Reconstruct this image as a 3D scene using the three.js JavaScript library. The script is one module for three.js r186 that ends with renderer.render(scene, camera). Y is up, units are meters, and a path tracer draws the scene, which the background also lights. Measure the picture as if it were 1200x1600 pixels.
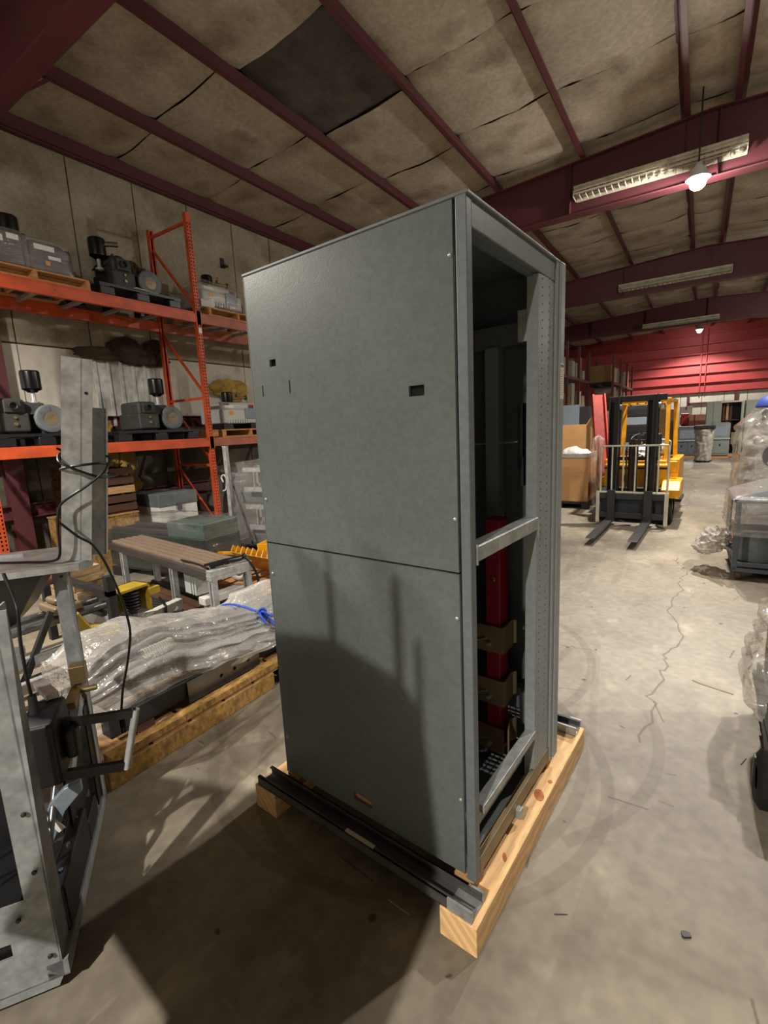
import * as THREE from 'three';
import { mergeGeometries } from 'three/addons/utils/BufferGeometryUtils.js';
import { RoundedBoxGeometry } from 'three/addons/geometries/RoundedBoxGeometry.js';

// ---------------------------------------------------------------- camera, sky, exposure
const renderer = new THREE.WebGLRenderer({ antialias: true });
renderer.toneMapping = THREE.LinearToneMapping;
renderer.toneMappingExposure = 1.0;
renderer.shadowMap.enabled = true;
const scene = new THREE.Scene();
scene.background = new THREE.Color(0x020203);            // night outside
const camera = new THREE.PerspectiveCamera(94.47, 1200 / 1600, 0.03, 120);
camera.rotation.order = 'YXZ';
camera.position.set(0, 1.806, 0);
camera.rotation.set(-0.1728, 0.5889, -0.047);
scene.add(camera);
const LAMPS = [                                           // hanging lamps: x, y, z, candela, half cone, penumbra, spill
  [-0.24, 5.33, -9.45, 120, 1.3, 0.35, 0.26], [-0.3, 6.0, -30, 100, 1.22, 0.3, 0.04], [-5.29, 4.37, -0.15, 88, 1.47, 0.4, 0.08],
  [1.5, 5.43, -5.8, 92, 1.2, 0.9, 0.1], [-0.25, 5.43, 4.45, 310, 1.26, 0.9, 0.05], [3.4, 5.43, -19.5, 150, 1.36, 0.5, 0.16]];

// ---------------------------------------------------------------- helpers
let seed = 12345;
const rnd = () => { seed = (seed + 0x6D2B79F5) | 0; let t = Math.imul(seed ^ (seed >>> 15), 1 | seed); t = (t + Math.imul(t ^ (t >>> 7), 61 | t)) ^ t; return ((t ^ (t >>> 14)) >>> 0) / 4294967296; };
const rr = (a, b) => a + (b - a) * rnd();
const V = (x, y, z) => new THREE.Vector3(x, y, z);
const PI = Math.PI;
function fix(g) {                                         // position, normal, uv only, not indexed
  if (g.index) g = g.toNonIndexed();
  for (const k of Object.keys(g.attributes)) if (!['position', 'normal', 'uv'].includes(k)) g.deleteAttribute(k);
  if (!g.attributes.normal) g.computeVertexNormals();
  return g;
}
function metreUV(g) {                                     // uv in metres from the dominant axis of each face
  const p = g.attributes.position, n = g.attributes.normal, uv = new Float32Array(p.count * 2);
  for (let i = 0; i < p.count; i += 3) {
    let nx = 0, ny = 0, nz = 0;
    for (let k = 0; k < 3; k++) { nx += n.getX(i + k); ny += n.getY(i + k); nz += n.getZ(i + k); }
    nx = Math.abs(nx); ny = Math.abs(ny); nz = Math.abs(nz);
    for (let k = 0; k < 3; k++) {
      const x = p.getX(i + k), y = p.getY(i + k), z = p.getZ(i + k);
      const [a, b] = nx >= ny && nx >= nz ? [z, y] : ny >= nz ? [x, z] : [x, y];
      uv[(i + k) * 2] = a; uv[(i + k) * 2 + 1] = b;
    }
  }
  g.setAttribute('uv', new THREE.BufferAttribute(uv, 2));
  return g;
}
const each = (name, geos, mat, parent) => geos.map((g) => obj(name, g, mat, parent));   // one mesh per piece
const grainZ = (g) => { g = fix(g); const p = g.attributes.position, uv = new Float32Array(p.count * 2); for (let i = 0; i < p.count; i++) { uv[i * 2] = p.getZ(i); uv[i * 2 + 1] = p.getX(i) + p.getY(i); } g.setAttribute('uv', new THREE.BufferAttribute(uv, 2)); return g; };   // wood grain along z
const taken = new Map();
function numbered(n) { const k = taken.get(n) || 0; taken.set(n, k + 1); return k ? n + '_' + String(k).padStart(3, '0') : n; }
function obj(name, geos, mat, parent, keepUV) {
  geos = (Array.isArray(geos) ? geos : [geos]).map(fix);
  let g = geos.length > 1 ? mergeGeometries(geos) : geos[0];
  if (!keepUV) metreUV(g);
  const m = new THREE.Mesh(g, mat);
  m.castShadow = m.receiveShadow = true;
  if (parent) { m.name = name; parent.add(m); } else { m.name = numbered(name); scene.add(m); }
  return m;
}
function tag(o, label, category, group) { o.userData.label = label; o.userData.category = category; if (group) o.userData.group = group; return o; }
function thing(name, label, category, pos = [0, 0, 0], turn = 0, group) {
  const o = new THREE.Group(); o.name = numbered(name); o.position.set(...pos); o.rotation.y = turn; scene.add(o);
  return tag(o, label, category, group);
}
function struct(name) { const o = new THREE.Group(); o.name = name; o.userData.kind = 'structure'; scene.add(o); return o; }
const T = (g, x, y, z, rx = 0, ry = 0, rz = 0) => { g.applyMatrix4(new THREE.Matrix4().compose(V(x, y, z), new THREE.Quaternion().setFromEuler(new THREE.Euler(rx, ry, rz)), V(1, 1, 1))); return g; };
const box = (w, h, d, x = 0, y = 0, z = 0, rx = 0, ry = 0, rz = 0) => T(new THREE.BoxGeometry(w, h, d), x, y, z, rx, ry, rz);
const rbox = (w, h, d, r, x = 0, y = 0, z = 0, rx = 0, ry = 0, rz = 0) => T(new RoundedBoxGeometry(w, h, d, 2, Math.min(r, w / 2.01, h / 2.01, d / 2.01)), x, y, z, rx, ry, rz);
const bb = (x0, x1, y0, y1, z0, z1) => box(Math.abs(x1 - x0), Math.abs(y1 - y0), Math.abs(z1 - z0), (x0 + x1) / 2, (y0 + y1) / 2, (z0 + z1) / 2);
const rb = (r, x0, x1, y0, y1, z0, z1) => rbox(Math.abs(x1 - x0), Math.abs(y1 - y0), Math.abs(z1 - z0), r, (x0 + x1) / 2, (y0 + y1) / 2, (z0 + z1) / 2);
const cyl = (r0, r1, h, x = 0, y = 0, z = 0, axis = 'y', seg = 20) => { const g = new THREE.CylinderGeometry(r1, r0, h, seg); return axis === 'x' ? T(g, x, y, z, 0, 0, -PI / 2) : axis === 'z' ? T(g, x, y, z, PI / 2, 0, 0) : T(g, x, y, z); };
const tube = (pts, r, seg = 24, rad = 7, closed = false) => new THREE.TubeGeometry(new THREE.CatmullRomCurve3(pts.map(p => V(...p)), closed, 'catmullrom', 0.4), seg, r, rad, closed);
const bar = (a, b, r, seg = 8) => {                       // round bar between two points
  const A = V(...a), B = V(...b), d = B.clone().sub(A), g = new THREE.CylinderGeometry(r, r, d.length(), seg);
  g.applyQuaternion(new THREE.Quaternion().setFromUnitVectors(V(0, 1, 0), d.clone().normalize()));
  g.translate((A.x + B.x) / 2, (A.y + B.y) / 2, (A.z + B.z) / 2); return g;
};
const beam = (a, b, w, h) => {                            // square bar between two points, h along its own up
  const A = V(...a), B = V(...b), d = B.clone().sub(A), L = d.length(), g = new THREE.BoxGeometry(w, h, L);
  const m = new THREE.Matrix4().lookAt(B, A, Math.abs(d.y) > 0.98 * L ? V(1, 0, 0) : V(0, 1, 0));
  g.applyMatrix4(m); g.translate((A.x + B.x) / 2, (A.y + B.y) / 2, (A.z + B.z) / 2); return g;
};
const lathe = (prof, seg = 24, x = 0, y = 0, z = 0, rx = 0, ry = 0, rz = 0) => T(new THREE.LatheGeometry(prof.map(p => new THREE.Vector2(...p)), seg), x, y, z, rx, ry, rz);
const shape = (pts, holes = []) => { const s = new THREE.Shape(pts.map(p => new THREE.Vector2(...p))); for (const h of holes) s.holes.push(new THREE.Path(h.map(p => new THREE.Vector2(...p)))); return s; };
const ext = (pts, depth, holes = [], bevel = 0, x = 0, y = 0, z = 0, rx = 0, ry = 0, rz = 0) => T(new THREE.ExtrudeGeometry(shape(pts, holes), { depth, bevelEnabled: bevel > 0, bevelSize: bevel, bevelThickness: bevel, bevelSegments: 1, curveSegments: 8 }), x, y, z, rx, ry, rz);
const rect = (x0, x1, y0, y1) => [[x0, y0], [x1, y0], [x1, y1], [x0, y1]];

// ---------------------------------------------------------------- textures
function hash(x, y, s) { let h = Math.imul(x | 0, 374761393) + Math.imul(y | 0, 668265263) + Math.imul(s | 0, 1442695041); h = Math.imul(h ^ (h >>> 13), 1274126177); return ((h ^ (h >>> 16)) >>> 0) / 4294967296; }
function vnoise(x, y, px, py, s) {                        // value noise, tiles every px, py cells
  const xi = Math.floor(x), yi = Math.floor(y); let fx = x - xi, fy = y - yi; fx = fx * fx * (3 - 2 * fx); fy = fy * fy * (3 - 2 * fy);
  const m = (a, p) => ((a % p) + p) % p, a = m(xi, px), b = m(xi + 1, px), c = m(yi, py), d = m(yi + 1, py);
  return (hash(a, c, s) * (1 - fx) + hash(b, c, s) * fx) * (1 - fy) + (hash(a, d, s) * (1 - fx) + hash(b, d, s) * fx) * fy;
}
function fbm(u, v, fx, fy, oct, s) { let a = 0, w = 0.5, t = 0; for (let o = 0; o < oct; o++) { a += w * vnoise(u * fx, v * fy, fx, fy, s + o); t += w; w *= 0.5; fx *= 2; fy *= 2; } return a / t; }
function tex(n, size, fn, srgb = true) {                  // fn(u, v) -> [r, g, b] 0..1, repeats every size metres
  const d = new Uint8Array(n * n * 4);
  for (let j = 0; j < n; j++) for (let i = 0; i < n; i++) { const c = fn((i + 0.5) / n, (j + 0.5) / n), k = (j * n + i) * 4; d[k] = c[0] * 255; d[k + 1] = c[1] * 255; d[k + 2] = c[2] * 255; d[k + 3] = 255; }
  const t = new THREE.DataTexture(d, n, n); t.wrapS = t.wrapT = THREE.RepeatWrapping; t.magFilter = THREE.LinearFilter; t.minFilter = THREE.LinearMipmapLinearFilter; t.generateMipmaps = true;
  if (srgb) t.colorSpace = THREE.SRGBColorSpace; t.repeat.set(1 / size, 1 / size); t.needsUpdate = true; return t;
}
const cl = (x) => Math.max(0, Math.min(1, x));
const g3 = (x) => { x = cl(x); return [x, x, x]; };
const TX = {};
TX.paint = tex(512, 1.3, (u, v) => g3(0.86 + 0.10 * fbm(u, v, 4, 4, 5, 3) + 0.10 * (fbm(u, v, 90, 90, 2, 9) - 0.5)));
TX.grime = tex(512, 1.7, (u, v) => { const a = fbm(u, v, 5, 5, 6, 41), b = fbm(u, v, 24, 24, 4, 52); return g3(0.62 + 0.42 * a + 0.22 * (b - 0.5)); });
TX.liner = tex(512, 2.1, (u, v) => { const a = fbm(u, v, 4, 4, 5, 43), b = fbm(u, v, 30, 30, 4, 54); return g3(0.86 + 0.16 * (a - 0.5) + 0.1 * (b - 0.5) - (a > 0.62 ? (a - 0.62) * 1.2 : 0)); });
TX.worn = tex(512, 0.9, (u, v) => { const a = fbm(u, v, 8, 8, 5, 61), b = fbm(u, v, 40, 20, 3, 77); const c = 0.5 * cl((b - 0.66) * 9) * cl((a - 0.5) * 6); return [cl(0.9 - 0.25 * a + 0.1 - 0.35 * c), cl(0.9 - 0.25 * a + 0.1 - 0.3 * c), cl(0.9 - 0.25 * a + 0.1 - 0.25 * c)]; });
TX.galv = tex(512, 0.5, (u, v) => { const a = fbm(u, v, 9, 9, 3, 81), b = fbm(u, v, 30, 30, 2, 85); return g3(0.74 + 0.26 * a + 0.16 * (b - 0.5)); });
TX.brush = tex(256, 0.4, (u, v) => g3(0.82 + 0.2 * fbm(u, v, 3, 120, 3, 91)));
TX.wood = tex(512, 0.45, (u, v) => {
  const w = 0.10 * fbm(u, v, 3, 3, 3, 101), ring = 0.5 + 0.5 * Math.sin((v * 9 + w * 22 + 0.12 * Math.sin(u * 2 * PI)) * 2 * PI), f = fbm(u, v, 5, 160, 3, 105);
  const t = 0.80 + 0.10 * ring + 0.16 * (f - 0.5); return [cl(t + 0.08), cl(t * 0.99), cl(t * 0.92)];
});
TX.chip = tex(512, 0.5, (u, v) => { const a = fbm(u, v, 30, 14, 3, 121), b = fbm(u, v, 60, 60, 2, 127), c = fbm(u, v, 5, 5, 3, 131); return [cl(0.55 + 0.5 * a + 0.15 * (b - 0.5)), cl(0.52 + 0.48 * a + 0.15 * (b - 0.5)), cl(0.42 + 0.5 * a * c * 1.6)]; });
TX.card = tex(256, 0.6, (u, v) => g3(0.86 + 0.12 * fbm(u, v, 4, 4, 4, 141) + 0.08 * (fbm(u, v, 2, 90, 2, 147) - 0.5)));
TX.batt = tex(512, 2.4, (u, v) => { const a = fbm(u, v, 4, 4, 5, 151), b = fbm(u, v, 60, 60, 3, 157), st = fbm(u, v, 3, 3, 4, 161); const d = st > 0.62 ? (st - 0.62) * 0.9 : 0; return [cl(0.80 + 0.16 * a + 0.16 * (b - 0.5) - d), cl(0.785 + 0.16 * a + 0.16 * (b - 0.5) - d * 1.1), cl(0.76 + 0.16 * a + 0.16 * (b - 0.5) - d * 1.2)]; });
TX.battBump = tex(512, 1.6, (u, v) => g3(fbm(u, v, 7, 7, 5, 171)), false);
TX.film = tex(512, 0.55, (u, v) => { const w = fbm(u, v, 4, 4, 3, 181) * 0.5; const r1 = Math.abs(fbm(u + w * 0.3, v, 5, 14, 4, 191) - 0.5) * 2, r2 = Math.abs(fbm(u, v, 18, 5, 3, 197) - 0.5) * 2; return g3(1 - Math.min(1, r1 * 2.2) * 0.6 - Math.min(1, r2 * 2) * 0.3); }, false);
TX.stretch = tex(512, 0.5, (u, v) => { const w = fbm(u, v, 3, 3, 3, 201) * 0.15; return g3(0.5 + 0.8 * (fbm(u, v + w, 3, 34, 4, 205) - 0.5) + 0.4 * (fbm(u, v, 20, 20, 2, 211) - 0.5)); }, false);
TX.cast = tex(256, 0.25, (u, v) => g3(fbm(u, v, 24, 24, 3, 221)), false);
// floor: power-trowelled concrete with wear, stains, tyre scuffs and cracks, 9 m square tile
TX.floor = (() => {
  const n = 2048, S = 9, c = document.createElement('canvas'); c.width = c.height = n; const x = c.getContext('2d'), im = x.createImageData(n, n), d = im.data;
  for (let j = 0; j < n; j++) for (let i = 0; i < n; i++) {
    const u = (i + 0.5) / n, v = (j + 0.5) / n, a = fbm(u, v, 5, 5, 5, 301), b = fbm(u, v, 26, 26, 4, 307), e = fbm(u, v, 230, 230, 2, 311), st = fbm(u, v, 8, 4, 5, 317), sp = fbm(u, v, 46, 30, 4, 331);
    let t = 0.74 + 0.22 * (a - 0.5) + 0.17 * (b - 0.5) + 0.13 * (e - 0.5);
    if (st > 0.56) t -= (st - 0.56) * 0.9;
    if (sp > 0.66) t += (sp - 0.66) * 0.7;
    const warm = fbm(u, v, 4, 6, 4, 337), k = (j * n + i) * 4;
    d[k] = 255 * cl(t + 0.03 * warm); d[k + 1] = 255 * cl(t * 0.985); d[k + 2] = 255 * cl(t * 0.93 - 0.07 * (warm - 0.5)); d[k + 3] = 255;
  }
  x.putImageData(im, 0, 0);
  const line = (pts, w, col) => { x.strokeStyle = col; x.lineWidth = w; x.lineJoin = 'round'; x.beginPath(); pts.forEach((p, i) => i ? x.lineTo(...p) : x.moveTo(...p)); x.stroke(); };
  const crack = (px, py, dx, dy, len, w, col) => { const pts = [[px, py]]; for (let i = 0; i < len; i++) { px += dx * rr(8, 26) + rr(-9, 9); py += dy * rr(8, 26) + rr(-9, 9); pts.push([px, py]); } line(pts, w, col); };
  for (let i = 0; i < 9; i++) crack(rr(0, n), rr(0, n), rr(-0.5, 0.5), 1, 60, rr(1.5, 3), 'rgba(86,78,66,0.5)');
  for (let i = 0; i < 5; i++) crack(rr(0, n), rr(0, n), 1, rr(-0.4, 0.4), 45, rr(1.5, 2.6), 'rgba(88,80,68,0.5)');
  for (let i = 0; i < 240; i++) { const px = rr(0, n), py = rr(0, n), a = rr(-0.35, 0.35) + (rnd() < 0.8 ? PI / 2 : 0), L = rr(6, 60); line([[px, py], [px + Math.cos(a) * L, py + Math.sin(a) * L]], rr(1, 2.2), rnd() < 0.55 ? 'rgba(66,60,50,0.55)' : 'rgba(214,206,184,0.4)'); }
  for (let i = 0; i < 26; i++) { const px = rr(0, n), py = rr(0, n), a = PI / 2 + rr(-0.14, 0.14), L = rr(200, 700); for (let k = 0; k < 2; k++) line([[px + k * 60, py], [px + k * 60 + Math.cos(a) * L, py + Math.sin(a) * L]], rr(8, 22), 'rgba(96,90,80,0.10)'); }
  for (let i = 0; i < 300; i++) { const px = rr(0, n), py = rr(0, n); x.fillStyle = rnd() < 0.6 ? 'rgba(58,52,44,0.6)' : 'rgba(216,208,190,0.6)'; x.beginPath(); x.ellipse(px, py, rr(1, 5), rr(1, 4), rr(0, 3), 0, 7); x.fill(); }
  for (let i = 0; i < 5; i++) { const px = rr(300, n - 300), py = rr(300, n - 300); x.strokeStyle = 'rgba(80,74,64,0.16)'; x.lineWidth = 14; for (let k = 0; k < 5; k++) { x.beginPath(); x.arc(px + rr(-90, 90), py + rr(-90, 90), rr(120, 260), rr(0, 6), rr(6, 10)); x.stroke(); } }
  const t = new THREE.CanvasTexture(c); t.wrapS = t.wrapT = THREE.RepeatWrapping; t.colorSpace = THREE.SRGBColorSpace; t.repeat.set(1 / S, 1 / S); return t;
})();
const rep = (t, s) => { const c = t.clone(); c.repeat.set(1 / s, 1 / s); c.needsUpdate = true; return c; };
const M = {};
const mat = (hex, rough, metal = 0, map = null, extra = {}) => new THREE.MeshPhysicalMaterial({ color: hex, roughness: rough, metalness: metal, map, ...extra });
M.floor = mat(0xb4b0a6, 0.62, 0, TX.floor, { bumpMap: rep(TX.battBump, 0.9), bumpScale: 0.0015 });
M.wallTan = mat(0xaaa595, 0.85, 0, TX.batt, { bumpMap: TX.battBump, bumpScale: 0.01 });
M.wallWhite = mat(0xe2decf, 0.7, 0, TX.liner);
M.wallDark = mat(0x5d5548, 0.85, 0, TX.grime);
M.siding = mat(0xd8dad4, 0.5, 0, TX.grime);
M.batt = mat(0xb8b0a2, 0.9, 0, TX.batt, { bumpMap: TX.battBump, bumpScale: 0.012 });
M.skylight = mat(0x55504a, 0.6, 0, TX.grime);
M.roof = mat(0x6a655c, 0.9);
M.maroon = mat(0x5a2830, 0.6, 0, TX.paint);
M.red = mat(0xb5484a, 0.6, 0, TX.paint);
M.grey = mat(0x69716f, 0.36, 0, TX.paint, { bumpMap: rep(TX.cast, 0.12), bumpScale: 0.0002 });
M.greyPost = mat(0x747d82, 0.48, 0.15, TX.paint);
M.perf = mat(0x9aa2a3, 0.45, 0.1, TX.paint);
M.greyIn = mat(0x6a7174, 0.5, 0, TX.paint);
M.galv = mat(0xbcc2c2, 0.4, 0.5, TX.galv);
M.steel = mat(0x8d8f90, 0.35, 0.9, TX.brush);
M.alu = mat(0xcccfd0, 0.38, 0.4, TX.galv);
M.channel = mat(0x5c5a58, 0.45, 0.3, TX.worn);
M.darkSteel = mat(0x3a3a3b, 0.5, 0.4, TX.worn);
M.black = mat(0x121214, 0.5, 0, TX.paint);
M.blackGloss = mat(0x0a0a0c, 0.25, 0);
M.blackPlastic = mat(0x16181c, 0.42, 0, TX.paint);
M.rubber = mat(0x1b1a1a, 0.85, 0, TX.grime);
M.busRed = mat(0x8e1530, 0.5, 0, TX.paint);
M.bronze = mat(0x8f7f63, 0.45, 0.3, TX.worn);
M.pine = mat(0xf0d9a8, 0.7, 0, TX.wood);
M.palletWood = mat(0xbf9a66, 0.8, 0, TX.wood);
M.chip = mat(0xbd9a66, 0.85, 0, TX.chip);
M.slatGrey = mat(0x7d766c, 0.7, 0, TX.wood);
M.ply = mat(0xb59c74, 0.8, 0, TX.wood);
M.darkWood = mat(0x4b3422, 0.8, 0, TX.wood);
M.card = mat(0xb58a58, 0.85, 0, TX.card);
M.cardDark = mat(0x7d5a3a, 0.85, 0, TX.card);
M.orange = mat(0xd8582a, 0.5, 0, TX.worn);
M.orangeDull = mat(0xb86a52, 0.55, 0, TX.worn);
M.yellow = mat(0xeaa613, 0.42, 0, TX.worn);
M.yellowDull = mat(0xb89b2a, 0.55, 0, TX.worn);
M.white = mat(0xd9d9d4, 0.6, 0, TX.paint);
M.cream = mat(0xcbc7b2, 0.55, 0, TX.worn);
M.pump = mat(0x3e3e3c, 0.6, 0.1, TX.worn, { bumpMap: TX.cast, bumpScale: 0.0012 });
M.pumpGrey = mat(0x6d7476, 0.6, 0.1, TX.worn);
M.pumpWhite = mat(0xc6c9c6, 0.45, 0, TX.paint);
M.brass = mat(0x85734e, 0.4, 0.6);
M.blue = mat(0x2450c0, 0.5, 0);
M.blueGrey = mat(0x8794a0, 0.45, 0.1, TX.paint);
M.cable = mat(0x0d0d0f, 0.4, 0);
M.label = mat(0xe4e4e0, 0.6, 0);
M.yellowFluff = mat(0xb79a4c, 0.95, 0, TX.grime);
M.brownFluff = mat(0x4a3c2c, 0.95, 0, TX.grime);
const film = (tr, rough, color, bump, t) => new THREE.MeshPhysicalMaterial({ color, roughness: rough, transmission: tr, thickness: 0, ior: 1.5, bumpMap: t, bumpScale: bump, side: THREE.DoubleSide });
M.film = film(0.93, 0.1, 0xfafaf8, 0.005, TX.film);
M.filmCloudy = film(0.745, 0.12, 0xfbfaf6, 0.008, TX.film);
M.filmTight = film(0.9, 0.1, 0xfafafa, 0.008, TX.stretch);
M.filmClear = film(0.985, 0.04, 0xffffff, 0.003, TX.stretch);
M.filmMilky = film(0.62, 0.22, 0xd6d2cc, 0.006, TX.film);

// ---------------------------------------------------------------- the building
const ZN = 7, ZF = -32, XL = -8, XR = 8, RIDGE = -0.1;
const yp = (x) => 6.45 - 0.06 * Math.abs(x - RIDGE);      // underside of the purlins
const RAFT = [4.6, -2.65, -9.9, -17.15, -24.4];
{
  const f = obj('floor', bb(XL - 0.25, XR + 0.25, -0.25, 0, ZF - 0.25, ZN + 0.25), M.floor); f.userData.kind = 'structure';
  // left wall: backing, tan insulation panels above, white liner panels below
  const w = struct('wall_left');
  obj('backing', bb(XL - 0.25, XL - 0.06, 0, 6.6, ZF, ZN), M.roof, w);
  for (let k = 0; k < 39; k++) {
    const z1 = ZN - k, z0 = z1 - 0.985;
    obj('insulation_panel', T(rbox(0.06, 2.98, 0.985, 0.012), XL - 0.03 + rr(-0.006, 0.004), 4.72, (z0 + z1) / 2), M.wallTan, w);
    obj('liner_panel', box(0.05, 1.58, 0.985, XL - 0.035 + rr(-0.004, 0.004), 2.42, (z0 + z1) / 2), M.wallWhite, w);
    obj('base_panel', box(0.05, 1.62, 0.985, XL - 0.037 + rr(-0.004, 0.004), 0.812, (z0 + z1) / 2), M.wallDark, w);
  }
  // girts and columns
  for (const y of [2.12, 0.9]) obj('girt', [bb(XL + 0.003, XL + 0.02, y - 0.1, y + 0.1, ZF, ZN), bb(XL + 0.003, XL + 0.09, y + 0.085, y + 0.1, ZF, ZN), bb(XL + 0.003, XL + 0.09, y - 0.1, y - 0.085, ZF, ZN)], M.maroon, w);
  for (const z of RAFT.concat([-31.6])) obj('column', [bb(-7.85, -7.865, 0, 5.9, z - 0.11, z + 0.11), bb(-7.98, -7.86, 0, 5.9, z - 0.008, z + 0.008), bb(-7.98, -7.965, 0, 5.9, z - 0.11, z + 0.11)], M.maroon, w);
  // ribbed sheet behind the lower shelf, torn insulation round it
  const ribs = [bb(XL - 0.005, XL + 0.012, 1.95, 3.12, -5.05, -3.95)]; for (let z = -5.0; z < -3.95; z += 0.2) ribs.push(bb(XL + 0.012, XL + 0.035, 1.95, 3.12, z, z + 0.045));
  obj('ribbed_sheet', ribs, M.siding, w);
  const fluff = (n, m, c, s) => { const gs = []; for (let i = 0; i < n; i++) { const g = new THREE.IcosahedronGeometry(1, 2), p = g.attributes.position; for (let k = 0; k < p.count; k++) { const q = V(p.getX(k), p.getY(k), p.getZ(k)), f = 0.7 + 0.6 * vnoise(q.x * 3 + i * 5 + 20, q.y * 3 + q.z * 2 + 20, 64, 64, 7 + i); p.setXYZ(k, q.x * f, q.y * f, q.z * f); } g.computeVertexNormals(); g.scale(s[0] * rr(0.5, 1), s[1] * rr(0.4, 1), s[2] * rr(0.5, 1)); gs.push(T(g, c[0] + rr(-0.02, 0.05), c[1] + rr(-1, 1) * c[3], c[2] + rr(-1, 1) * c[4])); } return obj('torn_insulation', gs, m, w); };
  fluff(16, M.brownFluff, [XL + 0.05, 3.25, -4.45, 0.14, 0.65], [0.05, 0.14, 0.28]);
  fluff(9, M.yellowFluff, [XL + 0.08, 2.75, -6.5, 0.16, 0.35], [0.08, 0.16, 0.22]);
  fluff(5, M.yellowFluff, [XL + 0.08, 2.05, -3.85, 0.15, 0.12], [0.07, 0.16, 0.12]);
  fluff(8, M.yellowFluff, [XL + 0.05, 1.3, -4.2, 0.35, 0.2], [0.05, 0.28, 0.14]);
  obj('wall_bracket', [bb(XL, XL + 0.14, 5.06, 5.09, -6.72, -6.64), bb(XL, XL + 0.02, 5.06, 5.24, -6.72, -6.64)], M.black, w);

  // far wall: red sheeting between girts above, white liner below
  const b = struct('wall_back');
  obj('backing', bb(XL, XR, 0, 6.7, ZF - 0.3, ZF - 0.06), M.roof, b);
  for (let k = 0; k < 7; k++) { const y0 = 3.02 + k * 0.505; obj('red_panel', bb(XL, XR, y0, y0 + 0.5, ZF - 0.06, ZF), M.red, b); obj('girt', [bb(XL, XR, y0 - 0.03, y0 + 0.03, ZF, ZF + 0.12), bb(XL, XR, y0 - 0.03, y0 - 0.02, ZF + 0.11, ZF + 0.13)], M.red, b); }
  for (let k = 0; k < 16; k++) obj('liner_panel', bb(XL + k + 0.01, XL + k + 0.985, 0, 2.95, ZF - 0.06, ZF - rr(0, 0.01)), M.wallWhite, b);
  obj('conduit', [bar([-0.15, 3, ZF + 0.16], [-0.15, 6.3, ZF + 0.16], 0.03), bar([0.08, 3, ZF + 0.16], [0.08, 6.3, ZF + 0.16], 0.02)], M.red, b);
  for (const x of [-4, -0.62, 1.5, 4]) obj('post', bb(x - 0.06, x + 0.06, 0, 3, ZF, ZF + 0.1), M.maroon, b);
  obj('head_beam', [bb(-0.62, 1.5, 2.38, 2.46, ZF, ZF + 0.1)], M.maroon, b);
  const rw = struct('wall_right');
  obj('backing', bb(XR + 0.06, XR + 0.25, 0, 6.6, ZF, ZN), M.roof, rw);
  for (let k = 0; k < 13; k++) obj('liner_panel', bb(XR, XR + 0.06, 0, 6.1, ZN - 3 * k, ZN - 3 * k - 2.98), M.wallTan, rw);
  const fw = struct('wall_front');
  obj('backing', bb(XL, XR, 0, 6.7, ZN + 0.06, ZN + 0.25), M.roof, fw);
  for (let k = 0; k < 16; k++) obj('liner_panel', bb(XL + k + 0.01, XL + k + 0.985, 0, 6.45, ZN, ZN + 0.06), M.wallTan, fw);

  // ceiling: roof deck, insulation blankets sagging between purlins, purlins and rafters
  const c = struct('ceiling');
  obj('roof_deck', [T(new THREE.BoxGeometry(8.3, 0.12, 39.6), -4.15, 6.72 - 0.25, -12.5, 0, 0, 0.06), T(new THREE.BoxGeometry(8.5, 0.12, 39.6), 4.05, 6.72 - 0.25, -12.5, 0, 0, -0.06)].map((g) => g.translate(0, 0.16, 0)), M.roof, c);
  const PUR = [-7.93, -6.68, -5.13, -3.57, -2.02, -0.47, 0.24, 1.8, 3.35, 4.9, 6.45, 7.93];
  const batt = (xa, xb, za, zb, sagK) => {                 // a blanket piece sagging between two purlins, its ends rolled down a little
    const nx = 8, nz = 10, g = new THREE.PlaneGeometry(1, 1, nx, nz), p = g.attributes.position;
    for (let i = 0; i < p.count; i++) { const u = p.getX(i) + 0.5, v = p.getY(i) + 0.5, x = xa + (xb - xa) * u, z = za + (zb - za) * v, e = Math.min(v, 1 - v) * (zb - za);
      p.setXYZ(i, x, yp(x) + 0.2 - 0.045 * sagK * Math.sin(PI * u) + 0.016 * (vnoise(x * 2.1 + 40, z * 1.7 + 80, 256, 256, 5) - 0.5) + (e < 0.02 ? 0.035 * (0.4 + vnoise(x * 5 + 60, zb * 3 + 90, 256, 256, 3)) : 0), z); }
    g.computeVertexNormals(); const n = g.attributes.normal; if (n.getY(0) > 0) { const ix = g.index.array; for (let i = 0; i < ix.length; i += 3) { const t = ix[i]; ix[i] = ix[i + 1]; ix[i + 1] = t; } g.computeVertexNormals(); }
    return g;
  };
  M.batt.side = THREE.DoubleSide;
  for (let s = 0; s < PUR.length - 1; s++) {
    const step = s < 7 ? 1.68 : 5.04;
    for (let z = ZN, k = 0; z > ZF + 0.1; z -= step, k++) {
      const za = Math.max(ZF, z - step) + 0.02, sky = s === 2 && Math.abs(z - (-4.76 - 0.0)) < 0.9 && z < -4.7;
      const off = s < 7 ? 0.12 * Math.sin(s * 2.3) : 0;
      obj(sky ? 'skylight_panel' : 'insulation_blanket', batt(PUR[s], PUR[s + 1], Math.max(ZF, za + (z < ZN ? off : off)), Math.min(ZN, z + off), sky ? 0 : 1), sky ? M.skylight : M.batt, c);
    }
  }
  M.skylight.side = THREE.DoubleSide;
  for (const x of PUR) { const y = yp(x), s = x < 0 ? 1 : -1; obj('purlin', [bb(x - 0.006, x + 0.006, y, y + 0.2, ZF, ZN), bb(x, x + 0.075 * s, y, y + 0.012, ZF, ZN), bb(x, x - 0.075 * s, y + 0.188, y + 0.2, ZF, ZN)], M.maroon, c); }
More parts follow.
